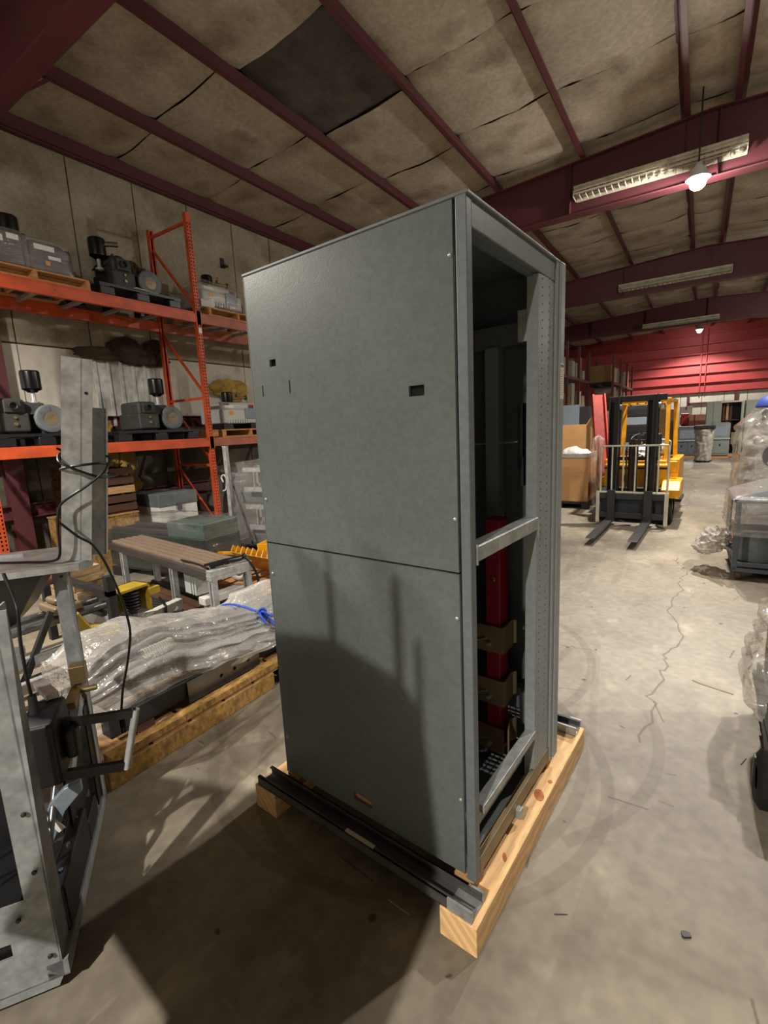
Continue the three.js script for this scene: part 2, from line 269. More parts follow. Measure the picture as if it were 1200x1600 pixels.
  obj('eave_strut', bb(-7.99, -7.9, 5.96, 6.2, ZF, ZN), M.maroon, c);
  for (const z of RAFT) {
    const web = ext([[-7.95, 5.48], [7.95, 5.48], [7.95, yp(7.95)], [RIDGE, yp(RIDGE)], [-7.95, yp(-7.95)]], 0.014, [], 0, 0, 0, z - 0.007);
    const fl = [bb(-7.95, 7.95, 5.46, 5.482, z - 0.11, z + 0.11)];
    for (const [a, d] of [[-7.95, RIDGE], [RIDGE, 7.95]]) fl.push(beam([a, yp(a) - 0.01, z], [d, yp(d) - 0.01, z], 0.22, 0.02));
    for (const x of [-6.6, -4.4, -2.2, 0, 2.2, 4.4, 6.6]) fl.push(bb(x - 0.006, x + 0.006, 5.48, yp(x) - 0.02, z - 0.1, z + 0.1));
    obj('rafter', [web, ...fl], M.maroon, c);
  }
  for (const z of RAFT.slice(1)) for (const x of [-6.68, -3.57, -0.47]) obj('flange_brace', beam([x, yp(x) + 0.03, z - 0.65], [x, 5.52, z - 0.04], 0.035, 0.035), M.maroon, c);
}
// ---------------------------------------------------------------- lamps and fixtures under the roof
for (const [i, [x, y, z, cd, cone, pen, spill]] of LAMPS.entries()) {
  const t = thing('pendant_lamp', ['glowing high-bay lamp hanging on a rod before the nearest rafter with the long fixture', 'glowing high-bay lamp hanging before the red far wall', 'glowing lamp hanging low over the stored machinery before the orange rack', 'glowing high-bay lamp hanging over the right side of the aisle', 'glowing high-bay lamp hanging over the near end of the aisle', 'glowing high-bay lamp hanging on the right before the switchgear bays'][i], 'lamp', [x, y, z], 0, 'hanging lamps of the hall');
  const top = yp(x) + 0.19 - y;
  obj('rod', bar([0, 0.24, 0], [0, top, 0], 0.012), M.darkSteel, t);
  obj('housing', lathe([[0, 0.26], [0.05, 0.25], [0.06, 0.2], [0.1, 0.17], [0.12, 0.1], [0.165, 0.045], [0.17, 0.03], [0.155, 0.03], [0.11, 0.07], [0, 0.08]], 28), M.white, t);
  const glow = new THREE.MeshStandardMaterial({ color: 0xffffff, emissive: 0xfff6e8, emissiveIntensity: 9, roughness: 0.4 });
  const bulb = obj('bulb', lathe([[0, 0.07], [0.06, 0.06], [0.1, 0.02], [0.115, -0.03], [0.1, -0.08], [0.06, -0.115], [0, -0.125]], 24), glow, t); bulb.castShadow = false;
  const sp = new THREE.SpotLight(0xfff6ea, cd, 0, cone, pen, 2); sp.position.set(0, -0.16, 0); sp.target.position.set(0, -3, 0); sp.castShadow = true; sp.shadow.radius = 3; t.add(sp, sp.target);
  const pl = new THREE.PointLight(0xfff4e8, cd * spill, 0, 2); pl.position.set(0, -0.03, 0); pl.castShadow = true; pl.shadow.radius = 5; t.add(pl);
}
for (const [i, [x0, x1, y, z]] of [[-2.09, 0.36, 5.68, -9.72], [-2.3, 0.5, 5.62, -16.95], [-2.3, 0.4, 5.55, -24.2]].entries()) {
  const t = thing('strip_light_fixture', ['unlit louvred strip fixture on the rafter behind the nearest pendant lamp', 'unlit strip fixture on the second rafter down the hall', 'unlit strip fixture on the rafter beside the far pendant lamp'][i], 'light fixture', [(x0 + x1) / 2, y, z], 0, 'unlit strip fixtures on the rafters');
  const L = x1 - x0;
  obj('housing', [bb(-L / 2, L / 2, 0.12, 0.16, -0.12, 0.14), ext([[-0.11, 0.12], [0.14, 0.12], [0.17, 0.0], [0.165, 0.0], [0.12, 0.1], [-0.09, 0.1]], L, [], 0, -L / 2, 0, 0, 0, PI / 2, 0).scale(1, 1, 1)], M.cream, t);
  for (const s of [-0.06, 0.05]) obj('tube', cyl(0.018, 0.018, L - 0.1, 0, 0.06, s, 'x', 10), M.white, t);
  for (const yy of [0.02, 0.06]) obj('louver_rail', bb(-L / 2, L / 2, yy, yy + 0.012, 0.155, 0.17), M.cream, t);
  const n = 24, lv = []; for (let k = 0; k <= n; k++) lv.push(bb(-L / 2 + k * L / n - 0.004, -L / 2 + k * L / n + 0.004, -0.02, 0.09, -0.1, 0.15)); obj('louver', lv, M.cream, t);
  obj('bracket', [bb(-L / 2 + 0.2, -L / 2 + 0.24, 0.14, 0.2, -0.16, 0), bb(L / 2 - 0.24, L / 2 - 0.2, 0.14, 0.2, -0.16, 0)], M.darkSteel, t);
}

// ---------------------------------------------------------------- main switchgear cabinet on its skid
const CR = -0.0728, CB = [-0.585, 0.165, -1.365];
{
  const t = thing('switchgear_cabinet', 'tall grey switchgear cabinet with an open side standing on the wooden skid', 'cabinet', CB, CR);
  const W = 1.026, D = 0.869, H = 2.29;
  obj('upper_panel', ext(rect(-1.018, -0.046, 1.168, 2.286), 0.012, [rect(-0.9, -0.862, 1.913, 1.941), rect(-0.218, -0.158, 1.742, 1.776), rect(-0.793, -0.786, 1.80, 1.85), rect(-0.961, -0.954, 1.80, 1.845)], 0, 0, 0, -0.012), M.grey, t);
  obj('lower_panel', ext(rect(-1.018, -0.046, 0.012, 1.160), 0.012, [rect(-0.585, -0.485, 0.062, 0.098)], 0, 0, 0, -0.013), M.grey, t);
  each('slot_backing', [bb(-0.91, -0.85, 1.90, 1.95, -0.02, -0.016), bb(-0.23, -0.15, 1.73, 1.79, -0.02, -0.016), bb(-0.8, -0.78, 1.79, 1.86, -0.02, -0.016), bb(-0.97, -0.945, 1.79, 1.855, -0.02, -0.016)], M.black, t);
  obj('slot_backing', bb(-0.6, -0.47, 0.05, 0.11, -0.022, -0.016), M.ply, t);
  for (const [x, y] of [[-0.056, 2.134], [-0.056, 1.345], [-0.056, 1.007], [-0.058, 0.319], [-1.0, 1.02], [-1.0, 0.2], [-1.0, 1.36]]) obj('screw', lathe([[0, 0.005], [0.004, 0.0045], [0.007, 0.001], [0.007, 0]], 12, x, y, 0, PI / 2, 0, 0), M.galv, t);
  // corner posts (folded sheet)
  const post = (x0, x1, z0, z1) => [rb(0.004, x0, x1, 0, H, z0, z1)];
  obj('corner_post', [...post(-0.036, 0, -0.034, 0.002)], M.greyPost, t);
  obj('corner_post', [...post(-W, -W + 0.006, -0.04, 0)], M.greyPost, t);
  obj('corner_post', [...post(-0.05, 0.012, -D, -D + 0.055), bb(-0.03, 0.004, 0.0, H, -D + 0.055, -D + 0.09)], M.perf, t);
  obj('corner_post', [...post(-W, -W + 0.05, -D, -D + 0.05)], M.greyPost, t);
  // perforated mounting post
  const holes = []; for (let k = 0; k < 70; k++) for (const c of [0, 1]) { const y = 0.08 + k * 0.0305 + c * 0.015, z = 0.035 + c * 0.075; holes.push(rect(z, z + 0.011, y, y + 0.006)); }
  obj('perforated_post', [ext(rect(0, 0.178, 0, 2.2), 0.004, holes, 0, -0.008, 0, -0.595, 0, PI / 2, 0), bb(-0.05, -0.004, 0, 2.2, -0.597, -0.592), bb(-0.05, -0.046, 0, 2.2, -0.62, -0.595), bb(-0.05, -0.004, 0, 2.2, -0.777, -0.772)], M.perf, t);
  obj('post_backing', bb(-0.02, -0.016, 0.02, 2.2, -0.77, -0.6), M.black, t);
  obj('roof_panel', [rb(0.004, -W, 0.006, 2.282, 2.294, -D, 0.004)], M.greyPost, t);
  obj('top_rail', [rb(0.004, -0.03, -0.002, 2.205, 2.285, -0.78, -0.034), bb(-0.05, -0.028, 2.195, 2.205, -0.6, -0.034)], M.greyPost, t);
  obj('side_panel', bb(-W, -W + 0.004, 0, H, -D, -0.04), M.greyIn, t);
  const lv = []; for (let r = 0; r < 9; r++) for (let c = 0; c < 4; c++) lv.push(rect(-0.29 + c * 0.03, -0.29 + c * 0.03 + 0.024, 0.12 + r * 0.02, 0.12 + r * 0.02 + 0.008));
  obj('back_panel', ext(rect(-W + 0.05, -0.05, 0, H), 0.003, lv, 0, 0, 0, -D), M.greyIn, t);
  obj('floor_pan', bb(-W + 0.02, -0.06, 0.0, 0.006, -D + 0.02, -0.03), M.greyIn, t);
  // rails across the open side
  obj('mid_rail', [ext([[0, 0], [0.05, 0], [0.05, 0.048], [0.046, 0.052], [0, 0.052], [0, 0.048], [0.044, 0.046], [0.044, 0.004], [0, 0.004]], 0.56, [], 0, -0.05, 1.2, -0.6), bb(-0.05, 0.004, 1.19, 1.26, -0.042, -0.036), bb(-0.05, 0.004, 1.16, 1.24, -0.604, -0.596)], M.galv, t);
  obj('lower_rail', [rb(0.003, -0.045, 0.0, 0.235, 0.268, -0.6, -0.07), bb(-0.045, -0.04, 0.2, 0.24, -0.6, -0.07)], M.galv, t);
  obj('lower_rail', [bb(-0.09, -0.05, 0.155, 0.175, -0.56, -0.07), bb(-0.054, -0.05, 0.12, 0.155, -0.56, -0.07)], M.galv, t);
  obj('base_sill', [rb(0.003, -0.02, -0.001, 0.008, 0.075, -0.79, -0.034)], M.bronze, t);
  obj('clip', rb(0.004, -0.012, 0.02, -0.012, 0.035, -0.4, -0.37), M.galv, t);
  // inside
  obj('cross_brace', [bb(-0.5, -0.45, 1.98, 2.08, -D + 0.05, -0.05), bb(-0.95, -0.06, 1.98, 2.07, -0.8, -0.77)], M.greyIn, t);
  obj('inner_post', [bb(-0.315, -0.25, 0.1, 2.0, -0.83, -0.77)], M.perf, t);
  obj('inner_post', [bb(-0.7, -0.62, 0.1, 2.2, -0.83, -0.77)], M.greyIn, t);
  obj('brace_plate', [bb(-0.09, -0.052, 1.96, 2.08, -0.64, -0.6)], M.galv, t);
  obj('hinge_strip', [bb(-0.09, -0.07, 1.45, 1.72, -0.66, -0.6), bb(-0.085, -0.065, 1.38, 1.5, -0.63, -0.6)], M.darkSteel, t);
  const bus = obj('bus_support', [rb(0.004, -0.225, -0.158, 0.1, 1.23, -0.66, -0.568)], M.busRed, t);
  obj('bushing', [lathe([[0.005, 0.004], [0.012, 0.004], [0.013, 0], [0.013, -0.004]], 14, -0.192, 0.96, -0.568, PI / 2, 0, 0)], M.brass, bus);
  for (const [y, a] of [[0.69, 0], [0.43, 0.05], [0.19, 0.25]]) {
    const br = obj('bus_clamp', [bb(-0.6, -0.135, y - 0.07, y + 0.055, -0.558, -0.55), bb(-0.6, -0.15, y - 0.07, y + 0.055, -0.69, -0.683), box(0.008, 0.125, 0.1, -0.138 + 0.02 * a, y - 0.007, -0.61, 0, a * 1.4, 0), box(0.008, 0.11, 0.05, -0.142, y - 0.007, -0.668, 0, -0.5, 0)], M.bronze, t);
    obj('bolt', [bar([-0.2, y - 0.03, -0.55], [-0.2, y - 0.03, -0.53], 0.01, 6), bar([-0.26, y - 0.025, -0.55], [-0.215, y - 0.005, -0.545], 0.006, 6)], M.galv, br);
  }
  obj('brace_rod', bar([-0.5, 1.55, -0.7], [-0.08, 1.56, -0.7], 0.004), M.galv, t);
  obj('inner_bracket', [bb(-0.35, -0.06, 0.26, 0.37, -0.78, -0.74), bb(-0.1, -0.06, 0.24, 0.4, -0.74, -0.66)], M.greyIn, t);
  // paper label with small print on the rear corner post
  const c = document.createElement('canvas'); c.width = 96; c.height = 160; const x = c.getContext('2d'); x.fillStyle = '#d6d3cc'; x.fillRect(0, 0, 96, 160); x.fillStyle = '#6a4a44'; x.fillRect(8, 6, 80, 12); x.fillStyle = '#8d8a85'; for (let k = 0; k < 12; k++) x.fillRect(10, 28 + k * 10, 76 - (k * 37 % 23), 3);
  const lt = new THREE.CanvasTexture(c); lt.colorSpace = THREE.SRGBColorSpace;
  obj('paper_label', T(new THREE.PlaneGeometry(0.05, 0.15), 0.0128, 1.81, -D + 0.028, 0, PI / 2, 0), mat(0xffffff, 0.7, 0, lt), t, true);
}
{ // skid: two pine timbers, steel channels across their ends
  const t = thing('wooden_skid', 'pine timber skid with steel cross channels under the grey cabinet', 'skid', [CB[0], 0, CB[2]], CR);
  const g1 = rb(0.004, -0.09, 0.057, 0, 0.12, -1.205, 0.114), g2 = rb(0.004, -1.138, -0.99, 0, 0.12, -1.205, 0.114);
  const tim = obj('timber', grainZ(g1), M.pine, t, true); obj('timber', grainZ(g2), M.pine, t, true);
  const knot = mat(0xb57a4c, 0.75, 0, TX.wood);
  for (const [x, z, r, e] of [[0.02, -0.59, 0.022, 1.7], [0.034, -0.70, 0.01, 1.1], [0.022, -0.2, 0.008, 2.6]]) obj('knot', T(new THREE.CylinderGeometry(r, r, 0.0016, 14).scale(1, 1, e), x, 0.1206, z, 0, 0.5, 0), knot, tim);
  for (const [z, m] of [[0.062, 1], [-1.15, -1]]) {
    const ch = obj('channel', [bb(-1.12, 0.034, 0.12, 0.126, z - 0.045, z + 0.045), bb(-1.12, 0.034, 0.12, 0.166, z - 0.045, z - 0.039), bb(-1.12, 0.034, 0.12, 0.166, z + 0.039, z + 0.045), bb(-1.12, 0.034, 0.16, 0.166, z - 0.045, z - 0.03), bb(-1.12, 0.034, 0.16, 0.166, z + 0.03, z + 0.045)], M.channel, t);
    obj('channel_end', [bb(-0.06, 0.036, 0.1262, 0.132, z - 0.038, z + 0.038), bb(-0.02, 0.038, 0.13, 0.169, z - 0.048, z - 0.0395), bb(-0.06, 0.038, 0.125, 0.169, z + 0.0395, z + 0.048)], M.galv, ch);
    if (m > 0) obj('sticker', bb(-0.55, -0.4, 0.1665, 0.168, z + 0.024, z + 0.042), M.cream, ch);
  }
  for (const x of [-0.05, -0.98]) for (const z of [-0.04, -0.82]) obj('spacer_block', bb(x - 0.04, x + 0.04, 0.12, 0.165, z - 0.04, z + 0.04), M.ply, t);
}

// ---------------------------------------------------------------- shared builders
// stretched film over a load: sections [along, across, up, half width, half height, squareness] along local z (or y when upright)
function wrapLoft(secs, o = {}) {
  const nA = o.around || 64, nL = o.along || 48, amp = o.amp || 0.012, g = new THREE.PlaneGeometry(1, 1, nA, nL), p = g.attributes.position, s0 = o.seed || 1;
  const lerp = (t) => { const f = t * (secs.length - 1), i = Math.min(secs.length - 2, Math.floor(f)), k = f - i, e = k * k * (3 - 2 * k); return secs[i].map((v, j) => v + (secs[i + 1][j] - v) * (j === 0 ? k : e)); };
  for (let j = 0; j <= nL; j++) for (let i = 0; i <= nA; i++) {
    const t = j / nL, th = (i % nA) / nA * 2 * PI, [al, cx, cy, a, b, n] = lerp(t), c = Math.cos(th), s = Math.sin(th), e = 2 / n;
    const pl = vnoise((i % nA) / nA * 26, t * 5, 26, 64, s0) - 0.5 + (o.pleat || 0) * (vnoise((i % nA) / nA * 72, t * 4, 72, 64, s0 + 9) - 0.5), cr = vnoise((i % nA) / nA * 13 + t * 6, t * 22, 4096, 64, s0 + 3) - 0.5, f = 1 + (amp * (1.4 * pl + 1.2 * cr)) / Math.max(0.05, Math.min(a, b));
    const x = cx + Math.sign(c) * Math.pow(Math.abs(c), e) * a * f, y = cy + Math.sign(s) * Math.pow(Math.abs(s), e) * b * f;
    if (o.upright) p.setXYZ(j * (nA + 1) + i, x, al + amp * pl, y); else p.setXYZ(j * (nA + 1) + i, x, Math.max(o.floor ?? -9, y), al + amp * cr);
  }
  const g2 = g.toNonIndexed(); g.computeVertexNormals(); const q = g.toNonIndexed(); return q;
}
function palletBoards(t, w, d, m, h = 0.13, n = 6) {      // parts of a wooden pallet: w along z, d along x, base at 0
  for (let k = 0; k < n; k++) { const x = -d / 2 + (k + 0.5) * d / n; obj('deck_board', box(d / n * 0.78, 0.02, w, x, h - 0.01, 0), m, t); }
  for (const z of [-w / 2 + 0.025, 0, w / 2 - 0.025]) obj('stringer', bb(-d / 2, d / 2, 0.018, h - 0.02, z - 0.02, z + 0.02), m, t);
  for (const x of [-d / 2 + 0.06, 0, d / 2 - 0.06]) obj('bottom_board', bb(x - 0.05, x + 0.05, 0, 0.018, -w / 2, w / 2), m, t);
}
function plasticPallet(t, w, d, h = 0.15) {               // black moulded pallet: deck, nine feet, skids
  const dk = []; for (let k = 0; k < 7; k++) dk.push(bb(-d / 2 + k * d / 7 + 0.008, -d / 2 + (k + 1) * d / 7 - 0.008, h - 0.035, h, -w / 2, w / 2)); for (const z of [-w / 2 + 0.06, 0, w / 2 - 0.06]) dk.push(bb(-d / 2, d / 2, h - 0.05, h - 0.03, z - 0.06, z + 0.06));
  obj('deck', dk, M.blackPlastic, t);
  for (const x of [-1, 0, 1]) for (const z of [-1, 0, 1]) obj('foot', rb(0.012, x * (d / 2 - 0.08) - 0.075, x * (d / 2 - 0.08) + 0.075, 0, h - 0.045, z * (w / 2 - 0.1) - 0.095, z * (w / 2 - 0.1) + 0.095), M.blackPlastic, t);
}
// ---------------------------------------------------------------- orange pallet rack on the left wall
{
  const t = thing('pallet_rack', 'orange steel pallet rack along the left wall', 'rack', [-7.285, 0, -5.07]);
  const F = 0.535, H = 5.22;                              // half depth
  for (const z of [3.02, 0, -3.02]) for (const s of [1, -1]) {
    const hs = []; if (s > 0) for (let k = 0; k < 98; k++) for (const c of [-1, 1]) { const y = 0.2 + k * 0.05, x = c * 0.021 + 0.04; hs.push([[x - 0.007, y], [x + 0.007, y], [x + 0.0105, y + 0.026], [x - 0.0105, y + 0.026]]); }
    const x0 = s * F, g = [ext(rect(0, 0.08, 0, H), 0.004, hs, 0, x0 - s * 0.002 - (s > 0 ? 0.004 : 0), 0, z + 0.04, 0, PI / 2, 0), bb(x0 - s * 0.075, x0 - s * 0.004, 0, H, z + 0.036, z + 0.04), bb(x0 - s * 0.075, x0 - s * 0.004, 0, H, z - 0.04, z - 0.036), bb(x0 - s * 0.07, x0 - s * 0.062, 0, H, z - 0.036, z - 0.02), bb(x0 - s * 0.07, x0 - s * 0.062, 0, H, z + 0.02, z + 0.036), bb(x0 - s * 0.09, x0 + s * 0.03, 0, 0.01, z - 0.07, z + 0.07)];
    const po = obj('post', g, M.orange, t); if (s > 0) obj('post_core', bb(x0 - 0.05, x0 - 0.045, 0.02, H - 0.02, z - 0.034, z + 0.034), M.darkSteel, po);
  }
  for (const z of [3.02, 0, -3.02]) {
    for (const y of [0.25, 1.35, 2.45, 5.1]) obj('brace', beam([-F + 0.06, y, z], [F - 0.06, y, z], 0.035, 0.04), M.orange, t);
    for (const [a, b] of [[0.3, 1.3], [1.4, 2.4], [2.5, 3.55], [3.85, 4.9]]) obj('brace', beam([F - 0.06, a, z - 0.005], [-F + 0.06, b, z - 0.005], 0.035, 0.035), M.orange, t);
  }
  for (const [bay, z0, z1, m] of [['a', 0.04, 2.98, M.orange], ['b', -2.98, -0.04, M.orangeDull]]) for (const [y0, y1] of [[3.61, 3.77], [1.66, 1.80]]) {
    for (const s of [1, -1]) {
      const bm = obj('beam', [rb(0.004, s * (F - 0.055), s * F, y0, y1 - 0.03, z0, z1), rb(0.003, s * (F - 0.055), s * (F - 0.018), y1 - 0.03, y1, z0, z1)], m, t);
      each('beam_bracket', [bb(s * F, s * (F + 0.006), y0 - 0.03, y1 + 0.02, z0 - 0.075, z0 + 0.012), bb(s * F, s * (F + 0.006), y0 - 0.03, y1 + 0.02, z1 - 0.012, z1 + 0.075)], m, bm);
    }
    for (let k = 0; k < 5; k++) { const z = z0 + 0.35 + k * 0.56; obj('crossbar', bb(-F + 0.05, F - 0.05, y1 - 0.045, y1 - 0.005, z - 0.03, z + 0.03), M.galv, t); }
  }
  obj('rack_sticker', bb(F + 0.0065, F + 0.0085, 3.45, 3.53, -0.03, 0.03), M.label, t);
}
const UP = 3.772, LO = 1.802;
function shelfPallet(kind, y, z, w, label, d = 1.0) {
  const t = thing(kind === 'wood' ? 'wooden_pallet' : 'plastic_pallet', label, 'pallet', [-7.27, y, z], 0);
  if (kind === 'wood') palletBoards(t, w, d, M.palletWood); else plasticPallet(t, w, d);
  return t;
}
shelfPallet('wood', UP, -2.85, 1.25, 'wooden pallet on the upper rack shelf under the wrapped dark pump unit');
shelfPallet('plastic', UP, -4.2, 1.2, 'black plastic pallet on the upper rack shelf under the dust-covered pump');
shelfPallet('wood', UP, -5.9, 1.2, 'wooden pallet on the upper rack shelf beyond the perforated post');
shelfPallet('plastic', LO, -2.69, 1.05, 'black plastic pallet on the lower rack shelf beside the maroon wall column');
shelfPallet('plastic', LO, -4.22, 1.3, 'black plastic pallet on the lower rack shelf before the ribbed wall sheet');
shelfPallet('wood', LO, -5.95, 1.2, 'wooden pallet on the lower rack shelf under the pale labelled pump');

// gear pump: head block with port, big motor disc facing the aisle, oil filter can on a stem
function gearPump(name, label, z, y, dusty) {
  const t = thing(name, label, 'pump', [-7.1, y, z], 0);
  obj('gear_head', [rb(0.03, -0.4, 0.17, 0.02, 0.26, 0.24, 0.56), rb(0.05, -0.36, 0.16, 0.22, 0.43, 0.26, 0.55), rb(0.01, 0.16, 0.19, 0.26, 0.41, 0.32, 0.5)], M.pump, t);
  obj('port', [lathe([[0.05, 0.02], [0.05, 0.03], [0.03, 0.03], [0.03, -0.02]], 20, 0.19, 0.335, 0.41, 0, 0, -PI / 2)], M.black, t);
  obj('bolt', cyl(0.022, 0.02, 0.02, 0.18, 0.12, 0.4, 'x', 12), M.brass, t);
  obj('bolt', cyl(0.016, 0.016, 0.02, 0.18, 0.2, 0.4, 'x', 12), M.brass, t);
  obj('gear_case', [rb(0.04, -0.5, -0.05, 0.03, 0.3, -0.1, 0.3), ext([[-0.45, 0.25], [0.1, 0.25], [0.02, 0.38], [-0.35, 0.42]], 0.25, [], 0.01, 0, 0, 0.02)], M.pump, t);
  const motor = obj('motor', [lathe([[0, -0.42], [0.13, -0.42], [0.15, -0.36], [0.15, 0.05], [0.165, 0.08], [0.18, 0.1], [0.18, 0.135], [0.165, 0.15], [0.09, 0.15], [0.085, 0.14], [0, 0.14]], 36, 0, 0.185, 0, 0, 0, -PI / 2)], M.pumpGrey, t);
  obj('fan_grille', [lathe([[0, 0.002], [0.03, 0.006], [0.05, 0.002], [0.085, 0.004], [0.085, 0]], 24, 0.142, 0.185, 0, 0, 0, -PI / 2)], dusty ? M.bronze : M.bronze, motor);
  obj('stem', [cyl(0.03, 0.026, 0.16, -0.12, 0.46, 0.06, 'y', 14), cyl(0.06, 0.06, 0.025, -0.12, 0.4, 0.06, 'y', 16)], M.alu, t);
  const f = obj('oil_filter', lathe([[0, 0], [0.05, 0.0], [0.07, 0.02], [0.105, 0.035], [0.11, 0.05], [0.11, 0.25], [0.1, 0.27], [0, 0.275]], 26, -0.12, 0.53, 0.06), M.blackGloss, t);
  obj('feet', [bb(-0.4, 0.12, 0, 0.04, 0.28, 0.52), bb(-0.4, 0.1, 0, 0.04, -0.1, 0.1)], M.pump, t);
  return [t, f];
}
gearPump('gear_pump', 'black gear pump with grey motor disc beside the maroon column on the lower rack shelf', -2.84, LO + 0.15);
gearPump('gear_pump', 'black gear pump with grey motor disc before the ribbed sheet on the lower rack shelf', -4.55, LO + 0.15);
{
  const [t] = gearPump('gear_pump', 'dusty black gear pump on the black pallet of the upper rack shelf', -4.45, UP + 0.15, true);
  // its filter can sits forward on a bent pipe, a film sheet lies on the pallet
  t.children.filter((c) => c.name === 'oil_filter' || c.name === 'stem').forEach((c) => { c.position.set(0.05, -0.12, 0.55); });
  obj('intake_pipe', [tube([[-0.07, 0.6, 0.6], [0.0, 0.62, 0.5], [0.06, 0.63, 0.38]], 0.035, 10, 10)], M.steel, t);
  obj('dust_cover', wrapLoft([[-0.05, -0.2, 0.33, 0.2, 0.1, 2.4], [0.2, -0.18, 0.38, 0.26, 0.12, 2.4], [0.45, -0.15, 0.40, 0.25, 0.09, 2.4], [0.6, -0.15, 0.33, 0.1, 0.03, 2]], { amp: 0.03, seed: 9 }), M.brownFluff, t);
}
// wrapped twin pump unit on the upper shelf
{
  const t = thing('wrapped_pump_unit', 'film-wrapped dark pump unit with white stickers on the upper rack shelf', 'pump', [-7.1, UP + 0.13, -2.8], 0);
  obj('casing', [rb(0.03, -0.45, 0.3, 0, 0.36, 0.02, 0.5), rb(0.06, -0.4, 0.25, 0.3, 0.42, 0.05, 0.45)], M.darkSteel, t);
  obj('casing', [rb(0.03, -0.45, 0.3, 0, 0.31, -0.5, -0.02), rb(0.05, -0.4, 0.25, 0.25, 0.36, -0.45, -0.05)], M.darkSteel, t);
  for (const [z, y, w, h, m] of [[0.3, 0.27, 0.16, 0.07, M.label], [0.12, 0.31, 0.12, 0.06, M.label], [0.33, 0.17, 0.1, 0.05, M.label], [0.33, 0.33, 0.13, 0.05, M.busRed], [-0.2, 0.27, 0.22, 0.06, M.label], [-0.3, 0.17, 0.14, 0.04, M.label], [-0.22, 0.1, 0.05, 0.05, M.yellow]]) obj('sticker', box(0.003, h, w, 0.3015, y, z), m, t);
  obj('strap', bb(-0.46, 0.31, 0, 0.37, -0.015, 0.025), M.black, t);
  obj('oil_filter', lathe([[0, 0], [0.07, 0.01], [0.115, 0.03], [0.12, 0.05], [0.12, 0.27], [0.11, 0.29], [0, 0.295]], 26, -0.05, 0.36, 0.02), M.blackGloss, t);
  obj('intake_pipe', [tube([[-0.05, 0.55, 0.1], [-0.05, 0.56, 0.2], [0.0, 0.54, 0.36], [0.02, 0.5, 0.45]], 0.035, 12, 10), cyl(0.06, 0.06, 0.03, -0.03, 0.555, 0.26, 'z', 14)], M.steel, t);
  obj('film', wrapLoft([[0.0, -0.07, 0, 0.41, 0.53, 9], [0.2, -0.07, 0, 0.405, 0.525, 8], [0.33, -0.07, 0, 0.4, 0.52, 7], [0.4, -0.07, 0, 0.34, 0.46, 5], [0.42, -0.07, 0, 0.15, 0.2, 3]], { upright: true, amp: 0.008, seed: 4 }), M.filmTight, t);
}
// pale labelled pumps, one wrapped
function palePump(name, label, y, z, wrapped) {
  const t = thing(name, label, 'pump', [wrapped ? -7.24 : -7.08, y, z], 0);
  obj('casing', [rb(0.03, -0.4, 0.22, 0.1, 0.34, -0.42, 0.42), rb(0.07, -0.36, 0.18, 0.3, 0.47, -0.38, 0.4)], M.pumpWhite, t);
  obj('fin', [...Array(9)].map((_, k) => bb(0.2, 0.235, 0.1, 0.17, 0.3 - k * 0.055, 0.32 - k * 0.055)), M.pumpWhite, t);
  obj('cover_plate', rb(0.01, 0.215, 0.24, 0.18, 0.36, -0.3, -0.06), M.blueGrey, t);
  for (const [z2, y2, w, h, m] of [[0.24, 0.39, 0.2, 0.04, M.label], [0.24, 0.28, 0.08, 0.07, M.yellow], [-0.25, 0.4, 0.12, 0.06, M.busRed], [0.3, 0.43, 0.12, 0.02, M.busRed]]) obj('sticker', box(0.003, h, w, y2 > 0.37 ? 0.183 : 0.2225, y2, z2), m, t);
  obj('foot', bb(-0.35, 0.2, 0, 0.1, 0.2, 0.4), M.blackPlastic, t); obj('foot', bb(-0.35, 0.2, 0, 0.1, -0.4, -0.2), M.blackPlastic, t);
  obj('oil_filter', lathe([[0, 0], [0.09, 0.0], [0.095, 0.02], [0.095, 0.18], [0.085, 0.2], [0, 0.2]], 24, -0.05, 0.46, 0.08), M.blackGloss, t);
  obj('valve', [bar([-0.05, 0.55, -0.02], [-0.02, 0.57, -0.3], 0.02, 10), cyl(0.04, 0.04, 0.05, -0.03, 0.6, -0.14, 'y', 12), bar([-0.03, 0.6, -0.14], [-0.03, 0.68, -0.14], 0.012, 8), cyl(0.045, 0.045, 0.02, -0.02, 0.57, -0.32, 'z', 14)], M.brass, t);
  obj('motor', lathe([[0, -0.3], [0.14, -0.3], [0.14, 0.1], [0.1, 0.13], [0, 0.13]], 28, -0.1, 0.22, -0.5, 0, 0, -PI / 2), M.blackPlastic, t);
  if (wrapped) obj('film', wrapLoft([[0.02, -0.09, -0.05, 0.36, 0.56, 6], [0.2, -0.09, -0.05, 0.37, 0.57, 6], [0.4, -0.09, -0.03, 0.34, 0.5, 5], [0.52, -0.09, 0, 0.24, 0.42, 3], [0.54, -0.09, 0, 0.1, 0.2, 2]], { upright: true, amp: 0.014, seed: 14 }), M.film, t);
}
palePump('pale_pump', 'pale grey pump with coloured stickers and black filter on the lower rack shelf', LO + 0.13, -5.85, false);
palePump('pale_pump', 'pale grey pump wrapped in clear film on the upper rack shelf', UP + 0.13, -5.8, true);
tag(obj('metal_bucket', lathe([[0, 0.01], [0.1, 0.01], [0.1, 0], [0.115, 0], [0.14, 0.24], [0.145, 0.25], [0.135, 0.25], [0.105, 0.02], [0, 0.02]], 24, -7.62, UP + 0.13, -3.46), M.bronze), 'brown bucket on the wooden pallet behind the wrapped dark pump', 'bucket');
tag(obj('paper_sheet', T(new THREE.BoxGeometry(0.22, 0.003, 0.4), -6.86, UP + 0.152, -4.25, 0, 0.2, 0), M.label), 'pale paper sheet on the black pallet of the upper rack shelf', 'sheet');
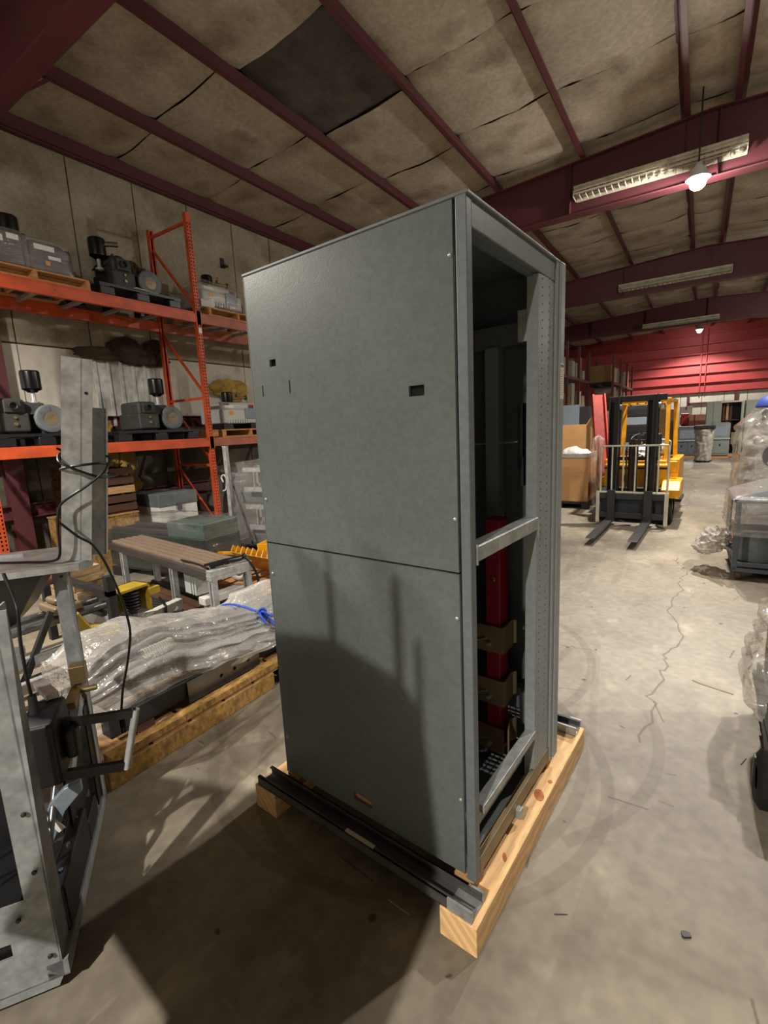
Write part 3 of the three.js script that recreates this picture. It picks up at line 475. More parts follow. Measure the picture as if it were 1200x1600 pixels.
{
  const t = thing('paper_carton', 'small white carton on the wooden pallet before the wrapped pale pump', 'carton', [-6.9, UP + 0.13, -5.33]); obj('carton_body', rb(0.004, -0.08, 0.08, 0, 0.11, -0.13, 0.13), M.white, t); obj('carton_flap', [bb(-0.078, 0.078, 0.11, 0.113, -0.128, -0.002), bb(-0.078, 0.078, 0.111, 0.114, 0.002, 0.128)], M.label, t);
}
// stored under the rack
{
  const c1 = thing('chipboard_crate', 'chipboard crate on the floor under the rack', 'crate', [-7.38, 0, -3.36]);
  for (const [a, b, e, f] of [[-0.45, 0.45, -0.42, -0.4], [-0.45, 0.45, 0.4, 0.42]]) obj('side_board', bb(a, b, 0, 0.76, e, f), M.chip, c1);
  for (const x of [-0.45, 0.43]) obj('side_board', bb(x, x + 0.02, 0, 0.76, -0.4, 0.4), M.chip, c1);
  obj('lid', bb(-0.46, 0.46, 0.76, 0.78, -0.43, 0.43), M.chip, c1);
  const c2 = thing('slatted_crate', 'dark brown slatted crate stacked on the chipboard crate', 'crate', [-7.35, 0.78, -3.42]);
  for (let k = 0; k < 5; k++) obj('slat', bb(0.36, 0.38, 0.03 + k * 0.13, 0.03 + k * 0.13 + 0.1, -0.38, 0.38), k === 2 ? M.ply : M.darkWood, c2);
  for (const z of [-0.38, 0.34]) for (const x of [-0.38, 0.32]) obj('corner_post', bb(x, x + 0.04, 0, 0.7, z, z + 0.04), M.darkWood, c2);
  for (const z of [-0.395, 0.38]) for (let k = 0; k < 5; k++) obj('slat', bb(-0.38, 0.36, 0.03 + k * 0.13, 0.03 + k * 0.13 + 0.1, z, z + 0.015), M.darkWood, c2);
  obj('crate_floor', bb(-0.38, 0.36, 0, 0.02, -0.38, 0.38), M.darkWood, c2);
  const wc = thing('white_equipment_box', 'white equipment box with a grey top under the rack beside the crates', 'box', [-7.2, 0, -4.4]);
  obj('body', rb(0.01, -0.35, 0.35, 0.05, 0.78, -0.33, 0.33), M.white, wc); obj('lid', rb(0.01, -0.36, 0.36, 0.78, 0.98, -0.34, 0.34), M.pumpGrey, wc); for (const z of [-0.28, 0.28]) obj('foot', bb(-0.3, 0.3, 0, 0.05, z - 0.04, z + 0.04), M.blackPlastic, wc); obj('latch', bb(0.36, 0.375, 0.7, 0.82, -0.04, 0.04), M.steel, wc);
  const wl = thing('wrapped_load', 'dark load under clear film below the rack beyond the perforated post', 'wrapped load', [-7.1, 0, -5.75]);
  obj('load_base', bb(-0.4, 0.4, 0, 0.12, -0.5, 0.5), M.darkWood, wl); obj('load_body', [rb(0.03, -0.34, 0.34, 0.12, 0.8, -0.4, 0.42), rb(0.05, -0.25, 0.25, 0.7, 1.15, -0.2, 0.35)], M.darkSteel, wl);
  obj('film', wrapLoft([[0.1, 0, 0, 0.44, 0.52, 7], [0.5, 0, 0, 0.42, 0.5, 6], [0.9, 0, 0.05, 0.36, 0.4, 4], [1.25, 0, 0.1, 0.26, 0.28, 3], [1.33, 0, 0.1, 0.06, 0.06, 2]], { upright: true, amp: 0.03, seed: 31 }), M.film, wl);
}

// ---------------------------------------------------------------- stored machinery on the floor at the left
{ // long wrapped load on a wooden skid
  const s = thing('timber_skid', 'rough timber skid under the long load wrapped in cloudy film', 'skid', [-2.95, 0, -2.05]);
  for (const [z0, z1] of [[-1.15, -0.2], [-0.12, 1.05]]) obj('side_board', rb(0.006, 0.44, 0.48, 0.0, 0.115, z0, z1), M.chip, s);
  obj('side_board', rb(0.006, -0.48, -0.44, 0, 0.115, -1.15, 1.05), M.chip, s);
  for (let k = 0; k < 9; k++) { const z = -1.15 + k * 0.246; obj('deck_board', bb(-0.47, 0.47, 0.116, 0.138, z, z + 0.22), M.ply, s); }
  obj('edge_board', rb(0.005, 0.41, 0.48, 0.138, 0.185, -1.15, 1.03), M.chip, s);
  for (const z of [-0.9, 0, 0.85]) obj('runner', bb(-0.42, 0.42, 0, 0.115, z - 0.06, z + 0.06), M.palletWood, s);
  const t = thing('wrapped_machine', 'long machine part wrapped in cloudy film and tied with blue strap', 'wrapped load', [-2.95, 0.14, -2.05]);
  obj('base_bar', [rb(0.01, 0.24, 0.345, 0.05, 0.17, -1.05, 0.95), bb(-0.3, -0.2, 0.05, 0.15, -1.05, 0.95)], M.darkSteel, t);
  each('foot', [bb(-0.3, 0.34, 0, 0.05, 0.7, 0.8), bb(-0.3, 0.34, 0, 0.05, -0.9, -0.8)], M.darkWood, t);
  const pl = obj('flange_plate', ext(rect(-0.2, 0.38, 0.02, 0.16), 0.012, [[0.05, 0.09], [0.16, 0.09], [0.28, 0.1]].map(([x, y]) => [...Array(10)].map((_, k) => [x + 0.014 * Math.cos(k * PI / 5), y + 0.014 * Math.sin(k * PI / 5)])), 0, 0.35, 0, 0.28, 0, PI / 2, 0), M.steel, t);
  obj('motor', [lathe([[0, -0.3], [0.14, -0.3], [0.15, -0.26], [0.15, 0.2], [0.11, 0.26], [0.04, 0.27], [0.04, 0.34], [0, 0.34]], 28, 0.0, 0.27, 0.55, PI / 2, 0, 0)], M.darkSteel, t);
  const coil = []; for (let k = 0; k <= 160; k++) { const a = k / 160 * 26 * PI; coil.push([0.16 + 0.028 * Math.cos(a), 0.37 + 0.028 * Math.sin(a), 0.62 - k / 160 * 0.2]); } obj('coil_spring', tube(coil, 0.006, 420, 5), M.white, t);
  obj('gearbox', [rb(0.03, -0.2, 0.14, 0.12, 0.34, 0.05, 0.3), rb(0.03, -0.25, 0.15, 0.08, 0.25, -0.9, -0.1)], M.darkSteel, t);
  obj('hose', tube([[0.2, 0.28, 0.35], [0.27, 0.26, 0.2], [0.29, 0.2, 0.1], [0.3, 0.12, 0.05], [0.3, 0.1, 0.2]], 0.012, 30, 6), M.black, t);
  obj('film', wrapLoft([[1.02, -0.03, 0.16, 0.06, 0.08, 2], [0.98, -0.03, 0.2, 0.32, 0.19, 3.2], [0.75, -0.03, 0.25, 0.38, 0.25, 3], [0.55, -0.04, 0.255, 0.39, 0.26, 2.6], [0.3, -0.03, 0.22, 0.4, 0.21, 2.4], [0.05, -0.02, 0.2, 0.4, 0.175, 2.4], [-0.2, -0.02, 0.18, 0.39, 0.155, 2.3], [-0.32, -0.02, 0.165, 0.37, 0.135, 2.3], [-0.5, -0.02, 0.19, 0.4, 0.16, 2.5], [-0.8, -0.02, 0.2, 0.41, 0.17, 2.8], [-1.0, -0.02, 0.18, 0.38, 0.15, 3], [-1.06, 0, 0.16, 0.08, 0.06, 2]], { amp: 0.02, pleat: 1.3, seed: 21, around: 216, along: 110, floor: 0.03 }), M.filmCloudy, t);
  const st = obj('strap', [tube([...Array(25)].map((_, k) => { const a = k / 24 * 2 * PI, c = Math.cos(a), s2 = Math.sin(a); return [Math.sign(c) * Math.pow(Math.abs(c), 0.85) * 0.385 - 0.02, 0.165 + Math.max(-0.13, Math.sign(s2) * Math.pow(Math.abs(s2), 0.85) * 0.15), -0.32 + 0.02 * c]; }), 0.009, 60, 6)], M.blue, t);
  obj('knot', [T(new THREE.TorusKnotGeometry(0.026, 0.011, 48, 6, 2, 3), 0.24, 0.32, -0.28), tube([[0.24, 0.32, -0.28], [0.32, 0.3, -0.32], [0.37, 0.22, -0.38], [0.4, 0.16, -0.42]], 0.01, 16, 6), tube([[0.22, 0.33, -0.27], [0.28, 0.33, -0.22], [0.33, 0.28, -0.22]], 0.01, 12, 6)], M.blue, st);
}
{ // aluminium profile conveyor table
  const t = thing('conveyor_table', 'aluminium profile conveyor table with a narrow slatted top and end frame', 'conveyor', [-4.52, 0, -2.93], -0.12);
  const L = 1.0;
  for (let k = 0; k < 5; k++) obj('top_slat', rb(0.006, -L - 0.2, L, 0.63, 0.66, -0.045 + k * 0.073, -0.045 + k * 0.073 + 0.056), M.slatGrey, t);
  for (const z of [-0.05, 0.32]) obj('side_rail', [rb(0.004, -L - 0.2, L, 0.56, 0.635, z - 0.02, z + 0.02), bb(-L, L, 0.595, 0.6, z - 0.023, z + 0.023)], M.steel, t);
  obj('end_beam', [rb(0.006, L, L + 0.08, 0.56, 0.655, -0.08, 0.345), bb(L - 0.003, L + 0.083, 0.6, 0.605, -0.083, 0.348)], M.alu, t);
  for (const x of [-L + 0.1, 0.3, L + 0.04]) for (const z of [-0.04, 0.31]) { const l = obj('leg', [rb(0.005, x - 0.04, x + 0.04, 0.12, 0.56, z - 0.025, z + 0.025)], M.alu, t); obj('leg_groove', bb(x - 0.006, x + 0.006, 0.13, 0.55, z + 0.0245, z + 0.0265), M.darkSteel, l); }
  each('foot_plate', [bb(-L, L + 0.08, 0.09, 0.12, -0.08, 0.0), bb(-L, L + 0.08, 0.09, 0.12, 0.27, 0.35)], M.darkSteel, t);
  for (let k = 0; k < 4; k++) obj('base_board', bb(-L - 0.05, L + 0.06, 0.06, 0.09, -0.12 + k * 0.122, -0.12 + k * 0.122 + 0.11), M.darkWood, t);
  for (const x of [-0.9, 0.1, 0.98]) obj('base_runner', bb(x - 0.05, x + 0.05, 0, 0.06, -0.12, 0.36), M.palletWood, t);
  for (const [x, w] of [[0.36, 0.12], [0.5, 0.03], [0.55, 0.03]]) obj('control_box', rb(0.006, x, x + w, 0.3, 0.55, 0.1, 0.24), M.pumpWhite, t);
  obj('cable_bundle', [tube([[L, 0.68, 0.3], [L + 0.05, 0.7, 0.15], [L + 0.04, 0.69, 0.02], [L + 0.0, 0.7, -0.06]], 0.022, 30, 7), tube([[L - 0.1, 0.675, 0.3], [L, 0.7, 0.1], [L + 0.06, 0.69, -0.03], [L + 0.12, 0.5, -0.1], [L + 0.1, 0.2, -0.1]], 0.012, 30, 6), tube([[L + 0.02, 0.67, 0.33], [L - 0.2, 0.67, 0.3], [L - 0.5, 0.67, 0.31]], 0.01, 20, 6)], M.cable, t);
}
{ // low slatted deck with white end cap lying before the table
  const t = thing('slatted_deck', 'low slatted roller deck with a white end cap lying before the conveyor table', 'conveyor', [-4.52, 0, -2.22], 0.21);
  for (let k = 0; k < 7; k++) obj('slat', rb(0.005, -0.6, 0.42, 0.24, 0.265, -0.2 + k * 0.056, -0.2 + k * 0.056 + 0.046), M.darkSteel, t);
  obj('end_cap', rb(0.01, 0.42, 0.5, 0.2, 0.29, -0.22, 0.22), M.white, t); obj('end_cap', rb(0.01, 0.44, 0.5, 0.08, 0.15, -0.22, 0.24), M.white, t);
  obj('side_frame', [bb(-0.6, 0.42, 0.06, 0.24, -0.21, -0.19), bb(-0.6, 0.42, 0.06, 0.24, 0.19, 0.21)], M.alu, t); obj('skid_runner', [bb(-0.6, 0.5, 0, 0.06, -0.21, -0.13), bb(-0.6, 0.5, 0, 0.06, 0.13, 0.21)], M.palletWood, t);
  obj('tie_strap', tube([[0.2, 0.27, -0.22], [0.45, 0.295, -0.04], [0.51, 0.27, 0.0], [0.51, 0.1, 0.03], [0.44, 0.02, 0.08]], 0.012, 20, 6), M.cable, t);
  const e = tag(obj('white_end_block', [rb(0.012, -0.06, 0.06, 0.12, 0.2, -0.24, 0.24), bb(-0.04, 0.04, 0, 0.12, -0.2, -0.12), bb(-0.04, 0.04, 0, 0.12, 0.12, 0.2)], M.white), 'white plastic end block beside the leg of the conveyor table', 'block'); e.position.set(-3.9, 0.091, -2.87); e.rotation.y = -0.05;
}
{ // pipes on a steel frame
  const t = thing('roller_frame', 'steel roller frame carrying long bare tubes', 'conveyor', [-4.09, 0, -1.16]);
  for (const [x, y, r, m] of [[0.1, 0.5, 0.035, M.steel], [-0.05, 0.52, 0.03, M.steel], [-0.55, 0.66, 0.05, mat(0x8a5a50, 0.5, 0.3, TX.worn)], [-0.8, 0.72, 0.05, M.darkSteel], [-0.3, 0.4, 0.04, M.darkSteel]]) obj('tube', cyl(r, r, 1.4, x, y, 0.05, 'z', 18), m, t);
  for (const z of [-0.6, 0.7]) { obj('cross_member', bb(-0.95, 0.35, 0.22, 0.28, z - 0.03, z + 0.03), M.darkSteel, t); for (const x of [-0.9, 0.3]) obj('leg', bb(x - 0.03, x + 0.03, 0, 0.78, z - 0.03, z + 0.03), M.darkSteel, t); obj('tube_rack', [bb(-0.93, 0.33, 0.62, 0.66, z - 0.03, z + 0.03), bb(-0.4, 0.15, 0.42, 0.46, z - 0.02, z + 0.02)], M.darkSteel, t); }
  for (const [x, y] of [[0.3, 0.31], [0.56, 0.25]]) obj('side_rail', [rb(0.004, x, x + 0.05, y, y + 0.07, -0.7, 1.0), bb(x - 0.05, x, y, y + 0.006, -0.7, 1.0)], M.alu, t);
  obj('strut', [beam([0.45, 0.05, 0.2], [0.25, 0.62, -0.2], 0.02, 0.05)], M.darkSteel, t);
  obj('base_runner', [bb(0.25, 0.66, 0, 0.25, -0.66, -0.6), bb(0.25, 0.66, 0, 0.25, 0.72, 0.78)], M.darkSteel, t);
  const h = tag(obj('bearing_housing', [rb(0.02, -0.14, 0.14, 0, 0.06, -0.1, 0.1), rb(0.03, -0.09, 0.09, 0.06, 0.11, -0.07, 0.07)], M.bronze), 'rusty bearing housing resting on the bare tubes of the roller frame', 'housing'); h.position.set(-4.03, 0.556, -1.5);
  const y = thing('yellow_guard', 'yellow guard box with black spring inside at the end of the roller frame', 'guard', [-3.97, 0, -1.99], 0.1);
  obj('guard_shell', [bb(-0.1, 0.1, 0.58, 0.6, -0.13, 0.13), bb(-0.1, -0.085, 0.36, 0.6, -0.13, 0.13), bb(-0.1, 0.1, 0.36, 0.6, -0.13, -0.115), bb(0.1, 0.13, 0.5, 0.56, -0.2, -0.1)], M.yellowDull, y);
  const sp = []; for (let k = 0; k <= 60; k++) { const a = k / 60 * 14 * PI; sp.push([0.02 + 0.06 * Math.cos(a), 0.38 + k / 60 * 0.19, 0.06 * Math.sin(a)]); } obj('spring', tube(sp, 0.012, 180, 6), M.black, y);
  obj('stand', [bb(0.02, 0.08, 0, 0.36, -0.06, 0), bb(-0.06, 0.12, 0, 0.01, -0.1, 0.06)], M.alu, y);
  const yb = tag(obj('yellow_bracket', [ext([[0, 0], [0.34, 0], [0.34, 0.05], [0.16, 0.08], [0.1, 0.2], [0.03, 0.2], [0, 0.05]], 0.05, [], 0.005), bb(0.0, 0.34, 0, 0.02, -0.06, 0.1)], M.yellowDull), 'small yellow bracket lying on the rails of the roller frame', 'bracket'); yb.position.set(-3.78, 0.385, -1.4); yb.rotation.y = 1.2;
  const wb = thing('stacked_planks', 'stack of pale weathered planks behind the conveyor table', 'planks', [-5.56, 0, -2.2], 0.05);
  for (let k = 0; k < 7; k++) obj('plank', box(0.72 + rr(-0.05, 0.05), 0.075, 0.3, rr(-0.02, 0.02), 0.04 + k * 0.079, rr(-0.015, 0.015), 0, rr(-0.04, 0.04), 0), mat([0xb9ad8b, 0xa79b7b, 0xc4b792][k % 3], 0.85, 0, TX.wood), wb);
}
{ // yellow steel brackets on a pallet
  const p = thing('wooden_pallet', 'wooden pallet on the floor under the heap of yellow brackets', 'pallet', [-4.3, 0, -3.92], 0.08); palletBoards(p, 1.15, 1.1, M.palletWood);
  const y0 = 0.132;
  for (let k = 0; k < 8; k++) { const o = tag(obj('yellow_channel', [rb(0.004, -0.035, 0.035, 0, 0.008, -0.32, 0.32), rb(0.003, -0.035, -0.028, 0, 0.09, -0.32, 0.32), rb(0.003, 0.028, 0.035, 0, 0.09, -0.32, 0.32)], M.yellow), 'yellow steel channel leaning in the row on the wooden pallet', 'channel', 'yellow channels on the floor pallet'); o.position.set(-3.8 - k * 0.088, y0 + 0.2, -3.6 - k * 0.004); o.rotation.set(-0.62, 0.25, 0.12 + rr(-0.06, 0.06)); }
  const cv = tag(obj('yellow_cover', [rb(0.01, -0.3, 0.3, 0, 0.02, -0.28, 0.28), rb(0.006, -0.3, 0.3, -0.1, 0.02, 0.265, 0.285), rb(0.006, 0.285, 0.3, -0.1, 0.02, -0.28, 0.28)], M.yellow), 'flat yellow steel cover over the leaning yellow channels', 'cover'); cv.position.set(-4.08, y0 + 0.42, -4.05); cv.rotation.set(0.1, 0.1, 0.05);
  const bx = tag(obj('timber_block', [rb(0.006, -0.22, 0.22, 0, 0.36, -0.14, 0.14), bb(-0.23, 0.23, 0.1, 0.14, -0.15, 0.15)], M.ply), 'timber block carrying the yellow cover on the pallet', 'block'); bx.position.set(-4.1, y0, -4.15); bx.rotation.y = 0.08;
  const ply = tag(obj('plywood_sheet', rb(0.004, -0.25, 0.25, 0, 0.02, -0.22, 0.22), M.ply), 'pale plywood offcut lying on the yellow cover', 'board'); ply.position.set(-4.08, y0 + 0.455, -4.08); ply.rotation.set(0.1, 0.3, 0.05);
  const fl = tag(obj('yellow_stand', [bb(-0.2, 0.2, 0, 0.03, -0.02, 0.02), bb(-0.2, -0.16, 0, 0.3, -0.02, 0.02), bb(0.16, 0.2, 0, 0.3, -0.02, 0.02), bb(-0.2, 0.2, 0.27, 0.3, -0.02, 0.02), bb(-0.05, 0.05, 0.12, 0.18, -0.02, 0.02)], M.yellow), 'open yellow steel frame standing on the pallet near the conveyor table', 'frame'); fl.position.set(-4.66, y0, -3.6); fl.rotation.y = 0.4;
  const wh = thing('plastic_spool', 'white plastic spool leaning against the open yellow frame', 'spool', [-4.42, y0 + 0.12, -3.5], 0.5); obj('rim', T(new THREE.TorusGeometry(0.085, 0.035, 10, 24), 0, 0, 0), M.white, wh); obj('hub', cyl(0.05, 0.05, 0.05, 0, 0, 0, 'z', 16), M.pumpGrey, wh);
}
{ // dark green machine in film
  const t = thing('wrapped_green_machine', 'long dark green machine half covered in shiny film before the rack', 'machine', [-5.8, 0, -3.56], 0.1);
  const gr = mat(0x22302a, 0.5, 0, TX.worn);
  obj('bed', [rb(0.02, -1.0, 0.95, 0.35, 0.62, -0.3, 0.3), rb(0.02, -1.0, 0.95, 0.12, 0.35, -0.24, 0.24)], gr, t);
  obj('head', [rb(0.02, 0.3, 0.95, 0.6, 0.8, -0.28, 0.28)], mat(0x54665e, 0.5, 0, TX.worn), t);
  obj('guide_rail', [bb(-0.95, 0.25, 0.62, 0.66, -0.2, -0.15), bb(-0.95, 0.25, 0.62, 0.66, 0.15, 0.2)], M.steel, t);
  each('foot', [bb(-0.9, -0.7, 0, 0.12, -0.3, 0.3), bb(0.6, 0.8, 0, 0.12, -0.3, 0.3)], M.darkSteel, t);
  for (const x of [-0.1, 0.15]) obj('warning_sticker', bb(x, x + 0.05, 0.42, 0.52, 0.301, 0.303), M.yellow, t);
  obj('film', wrapLoft([[0.14, 0, 0, 1.02, 0.34, 10], [0.4, 0, 0, 1.01, 0.33, 10], [0.68, 0.0, 0, 1.0, 0.32, 9], [0.78, 0.05, 0, 0.92, 0.29, 6], [0.84, 0.3, 0, 0.6, 0.26, 4], [0.86, 0.4, 0, 0.2, 0.1, 3]], { upright: true, amp: 0.014, seed: 41 }), M.filmClear, t);
}
{ // wrapped aluminium frame cart
  const t = thing('frame_cart', 'aluminium frame cart wrapped in clear film before the rack', 'cart', [-5.35, 0, -4.85], 0.15);
  obj('base_plate', rb(0.01, -0.45, 0.5, 0.18, 0.24, -0.4, 0.4), M.darkSteel, t);
  for (const [x, z, h] of [[-0.4, 0.3, 1.66], [-0.4, -0.3, 1.3], [0.4, 0.3, 1.36], [0.4, -0.3, 1.36]]) { const p = obj('post', rb(0.005, x - 0.03, x + 0.03, 0.24, h, z - 0.03, z + 0.03), M.alu, t); obj('post_cap', rb(0.004, x - 0.033, x + 0.033, h, h + 0.012, z - 0.033, z + 0.033), M.white, p); }
  for (const y of [0.5, 0.8, 1.05, 1.33]) obj('cross_rail', [bb(-0.1, 0.4, y - 0.03, y + 0.03, 0.27, 0.33), bb(-0.4, 0.4, y - 0.02, y + 0.02, -0.33, -0.27)], M.alu, t);
  obj('diagonal', beam([-0.28, 1.1, 0.33], [0.0, 0.26, 0.36], 0.02, 0.03), M.darkSteel, t);
  obj('content', [rb(0.03, -0.1, 0.36, 0.24, 0.48, -0.25, 0.25), rb(0.02, -0.3, 0.3, 0.83, 1.0, -0.25, 0.2)], M.pumpGrey, t);
  for (const x of [-0.38, 0.4]) for (const z of [-0.33, 0.33]) obj('caster', [cyl(0.07, 0.07, 0.035, x, 0.07, z, 'z', 16), bb(x - 0.03, x + 0.03, 0.08, 0.18, z - 0.03, z + 0.03)], M.rubber, t);
  obj('hook', tube([[-0.5, 1.15, 0.3], [-0.53, 1.22, 0.3], [-0.48, 1.26, 0.3], [-0.44, 1.2, 0.3], [-0.46, 1.05, 0.3], [-0.52, 1.02, 0.3]], 0.012, 24, 6), M.white, t);
  obj('film', wrapLoft([[0.26, 0.05, 0, 0.44, 0.38, 6], [0.7, 0.07, 0, 0.41, 0.37, 6], [1.1, 0.08, 0, 0.4, 0.36, 6], [1.42, 0.1, 0, 0.36, 0.33, 5], [1.47, 0.1, 0, 0.1, 0.1, 2]], { upright: true, amp: 0.025, seed: 51 }), M.film, t);
}

// ---------------------------------------------------------------- open machine frame in the left foreground
{
  const t = thing('machine_frame', 'open grey machine frame with tray, handle and black motor box beside the wrapped skid', 'machine', [-2.186, 0, -0.937], -0.591);
  // local x points to the aisle, local z along the front
  const fm = mat(0x9da2a4, 0.45, 0.12, TX.galv);
  obj('front_panel', ext([[0.12, 0.06], [0.135, 0.03], [1.2, 0.03], [1.2, 1.34], [0.085, 1.34], [0.1, 1.0], [0.112, 0.5]], 0.006, [rect(0.182, 1.05, 0.385, 1.2), rect(0.237, 0.3, 0.2, 0.25)], 0, 0.7, 0, 0, 0, -PI / 2, 0).scale(1, 1, 1), fm, t);
  obj('panel_return', [bb(0.6, 0.7, 0.06, 1.34, 0.115, 0.121)], fm, t);
  obj('inner_lining', [bb(0.4, 0.42, 0.36, 0.95, 0.2, 1.06), bb(0.42, 0.69, 0.355, 0.375, 0.2, 1.05)], M.black, t);
  obj('slot_backing', bb(0.672, 0.68, 0.17, 0.28, 0.22, 0.34), M.black, t);
  for (const [z, y] of [[0.137, 0.688], [0.139, 0.48], [0.141, 0.161], [0.203, 0.331]]) obj('screw', lathe([[0, 0.006], [0.006, 0.006], [0.008, 0.002], [0.008, 0]], 10, 0.7065, y, z, 0, 0, -PI / 2), M.darkSteel, t);
  obj('paper_label', bb(0.7065, 0.708, 1.18, 1.3, 0.14, 0.24), M.label, t);
  obj('rear_post', [rb(0.004, -0.16, -0.13, 0.06, 1.275, 0.1, 0.165), bb(-0.16, -0.09, 0.06, 1.275, 0.1, 0.105)], fm, t);
  obj('post_screw', [cyl(0.006, 0.006, 0.006, -0.128, 1.22, 0.13, 'x', 10), cyl(0.006, 0.006, 0.006, -0.128, 0.72, 0.13, 'x', 10)], M.darkSteel, t);
  obj('base_rail', [bb(-0.16, 0.7, 0.06, 0.12, 0.1, 0.16), bb(-0.16, 0.7, 0.06, 0.066, 0.1, 0.4), bb(-0.16, -0.1, 0.06, 0.12, 0.1, 1.2)], fm, t);
  for (const [x, z] of [[-0.1, 0.16], [0.62, 0.2], [-0.1, 1.1], [0.62, 1.1]]) obj('leveling_foot', [cyl(0.03, 0.03, 0.012, x, 0.006, z, 'y', 14), cyl(0.01, 0.01, 0.06, x, 0.035, z, 'y', 8)], M.darkSteel, t);
  obj('side_cover', [bb(-0.15, -0.02, 0.13, 0.62, 0.106, 0.112), rb(0.012, 0.2, 0.6, 0.12, 0.3, 0.104, 0.16), rb(0.01, 0.02, 0.2, 0.12, 0.22, 0.104, 0.2)], M.blackPlastic, t);
  for (const x of [0.26, 0.4, 0.52]) obj('cover_screw', cyl(0.008, 0.008, 0.006, x, 0.303, 0.13, 'y', 10), M.steel, t);
  // tray
  const tray = obj('tray', ext([[-0.43, 0.03], [-0.05, -0.01], [0.0, 0.03], [0.0, 1.5], [-0.43, 1.5]].map(([a, b]) => [a, -b]), 0.006, [], 0, 0, 1.296, 0, -PI / 2, 0, 0), M.alu, t);
  obj('tray_lip', [bb(-0.004, 0.0, 1.268, 1.3, 0.03, 1.5), beam([-0.05, 1.284, -0.01], [-0.002, 1.284, 0.03], 0.004, 0.032), beam([-0.43, 1.284, 0.03], [-0.05, 1.284, -0.01], 0.004, 0.032)], M.alu, tray);
  obj('tray_rib', bb(-0.3, -0.29, 1.302, 1.318, 0.3, 1.5), M.alu, tray);
  obj('chute', ext([[0.16, 1.29], [0.3, 1.06], [0.45, 0.98], [1.3, 0.98], [1.3, 1.29]], 0.34, [], 0, -0.05, 0, 0, 0, -PI / 2, 0), M.blackGloss, t);
  // leaning aluminium angle and channel on the tray corner
  const up = new THREE.Group(); up.name = 'upright_angle';
  const ua = obj('upright_angle', [bb(-0.006, 0, 0, 0.86, 0, 0.072), bb(-0.05, 0, 0, 0.86, -0.003, 0.003), bb(-0.006, 0.0, 0.0, 0.86, -0.04, -0.001)], M.alu, t); ua.position.set(-0.035, 1.302, 0.026); ua.rotation.x = -0.135;
  const ub = obj('upright_channel', [bb(-0.006, 0, 0, 0.66, -0.03, 0.05), bb(-0.06, 0, 0, 0.66, 0.044, 0.05), bb(-0.06, 0, 0, 0.66, -0.03, -0.024)], M.alu, t); ub.position.set(-0.12, 1.302, -0.03); ub.rotation.x = -0.125;
  obj('angle_hole', cyl(0.007, 0.007, 0.004, 0.0, 0.72, -0.018, 'x', 12), M.black, ua); obj('angle_hole', cyl(0.006, 0.006, 0.004, 0.0, 0.09, -0.018, 'x', 12), M.black, ua);
  // black motor box with cable gland, side handle
  const mb = obj('motor_box', [rb(0.012, 0.36, 0.56, 0.655, 0.885, 0.065, 0.172), rb(0.02, 0.42, 0.5, 0.7, 0.82, 0.02, 0.066)], M.black, t);
  obj('cable_gland', [cyl(0.017, 0.013, 0.07, 0.45, 0.915, 0.14, 'y', 12)], M.rubber, mb);
  obj('power_cable', tube([[0.45, 0.93, 0.14], [0.43, 1.02, 0.15], [0.42, 1.14, 0.152], [0.4, 1.26, 0.15], [0.3, 1.36, 0.2]], 0.006, 24, 6), M.cable, t);
  obj('handle_arm', [beam([0.45, 0.82, 0.06], [0.45, 0.797, -0.165], 0.02, 0.03), cyl(0.022, 0.022, 0.02, 0.45, 0.82, 0.05, 'z', 14)], M.blackPlastic, t);
  obj('handle_arm', [beam([0.45, 0.625, 0.11], [0.45, 0.592, -0.118], 0.02, 0.035)], M.blackPlastic, t);
  obj('handle_grip', bar([0.45, 0.81, -0.168], [0.45, 0.58, -0.108], 0.013, 16), M.alu, t);
  // actuator bar, brackets and hardware
  obj('actuator_bar', [ext([[0, 0], [0.05, -0.015], [0.1, -0.06], [0.19, -0.24], [0.135, -0.26], [0.06, -0.1], [0.0, -0.04]].map(([a, b]) => [a, b]), 0.02, [], 0.003, 0.42, 0.56, 0.055, 0, -PI / 2, 0).scale(1, 1, 1)], M.blueGrey, t);
  obj('actuator_label', box(0.002, 0.075, 0.026, 0.4245, 0.42, 0.15, 0.5, 0, 0), M.label, t);
  obj('hinge_block', [rb(0.004, 0.0, 0.06, 0.78, 0.86, 0.06, 0.12), bb(-0.05, 0.2, 0.74, 0.77, 0.08, 0.12), cyl(0.012, 0.012, 0.1, 0.08, 0.76, 0.07, 'z', 12)], M.brass, t);
  obj('linkage', [beam([0.1, 0.74, 0.09], [0.36, 0.56, 0.1], 0.03, 0.05), beam([0.15, 0.86, 0.2], [0.38, 0.9, 0.1], 0.04, 0.02), bb(-0.1, 0.3, 0.9, 0.94, 0.3, 0.34)], M.alu, t);
  obj('rod', [bar([0.55, 0.35, 0.16], [0.3, 0.6, 0.14], 0.012, 10), bar([0.6, 0.25, 0.17], [0.5, 0.42, 0.15], 0.01, 10)], M.steel, t);
  obj('black_plate', [bb(0.0, 0.3, 0.25, 0.66, 0.13, 0.14), bb(0.0, 0.35, 0.6, 0.64, 0.13, 0.3)], M.black, t);
  obj('wiring', [tube([[0.62, 0.42, 0.3], [0.64, 0.6, 0.26], [0.6, 0.75, 0.35], [0.64, 0.9, 0.3]], 0.008, 20, 6), tube([[0.6, 0.42, 0.36], [0.64, 0.52, 0.3], [0.63, 0.62, 0.4], [0.6, 0.5, 0.45]], 0.007, 20, 6)], M.cable, t);
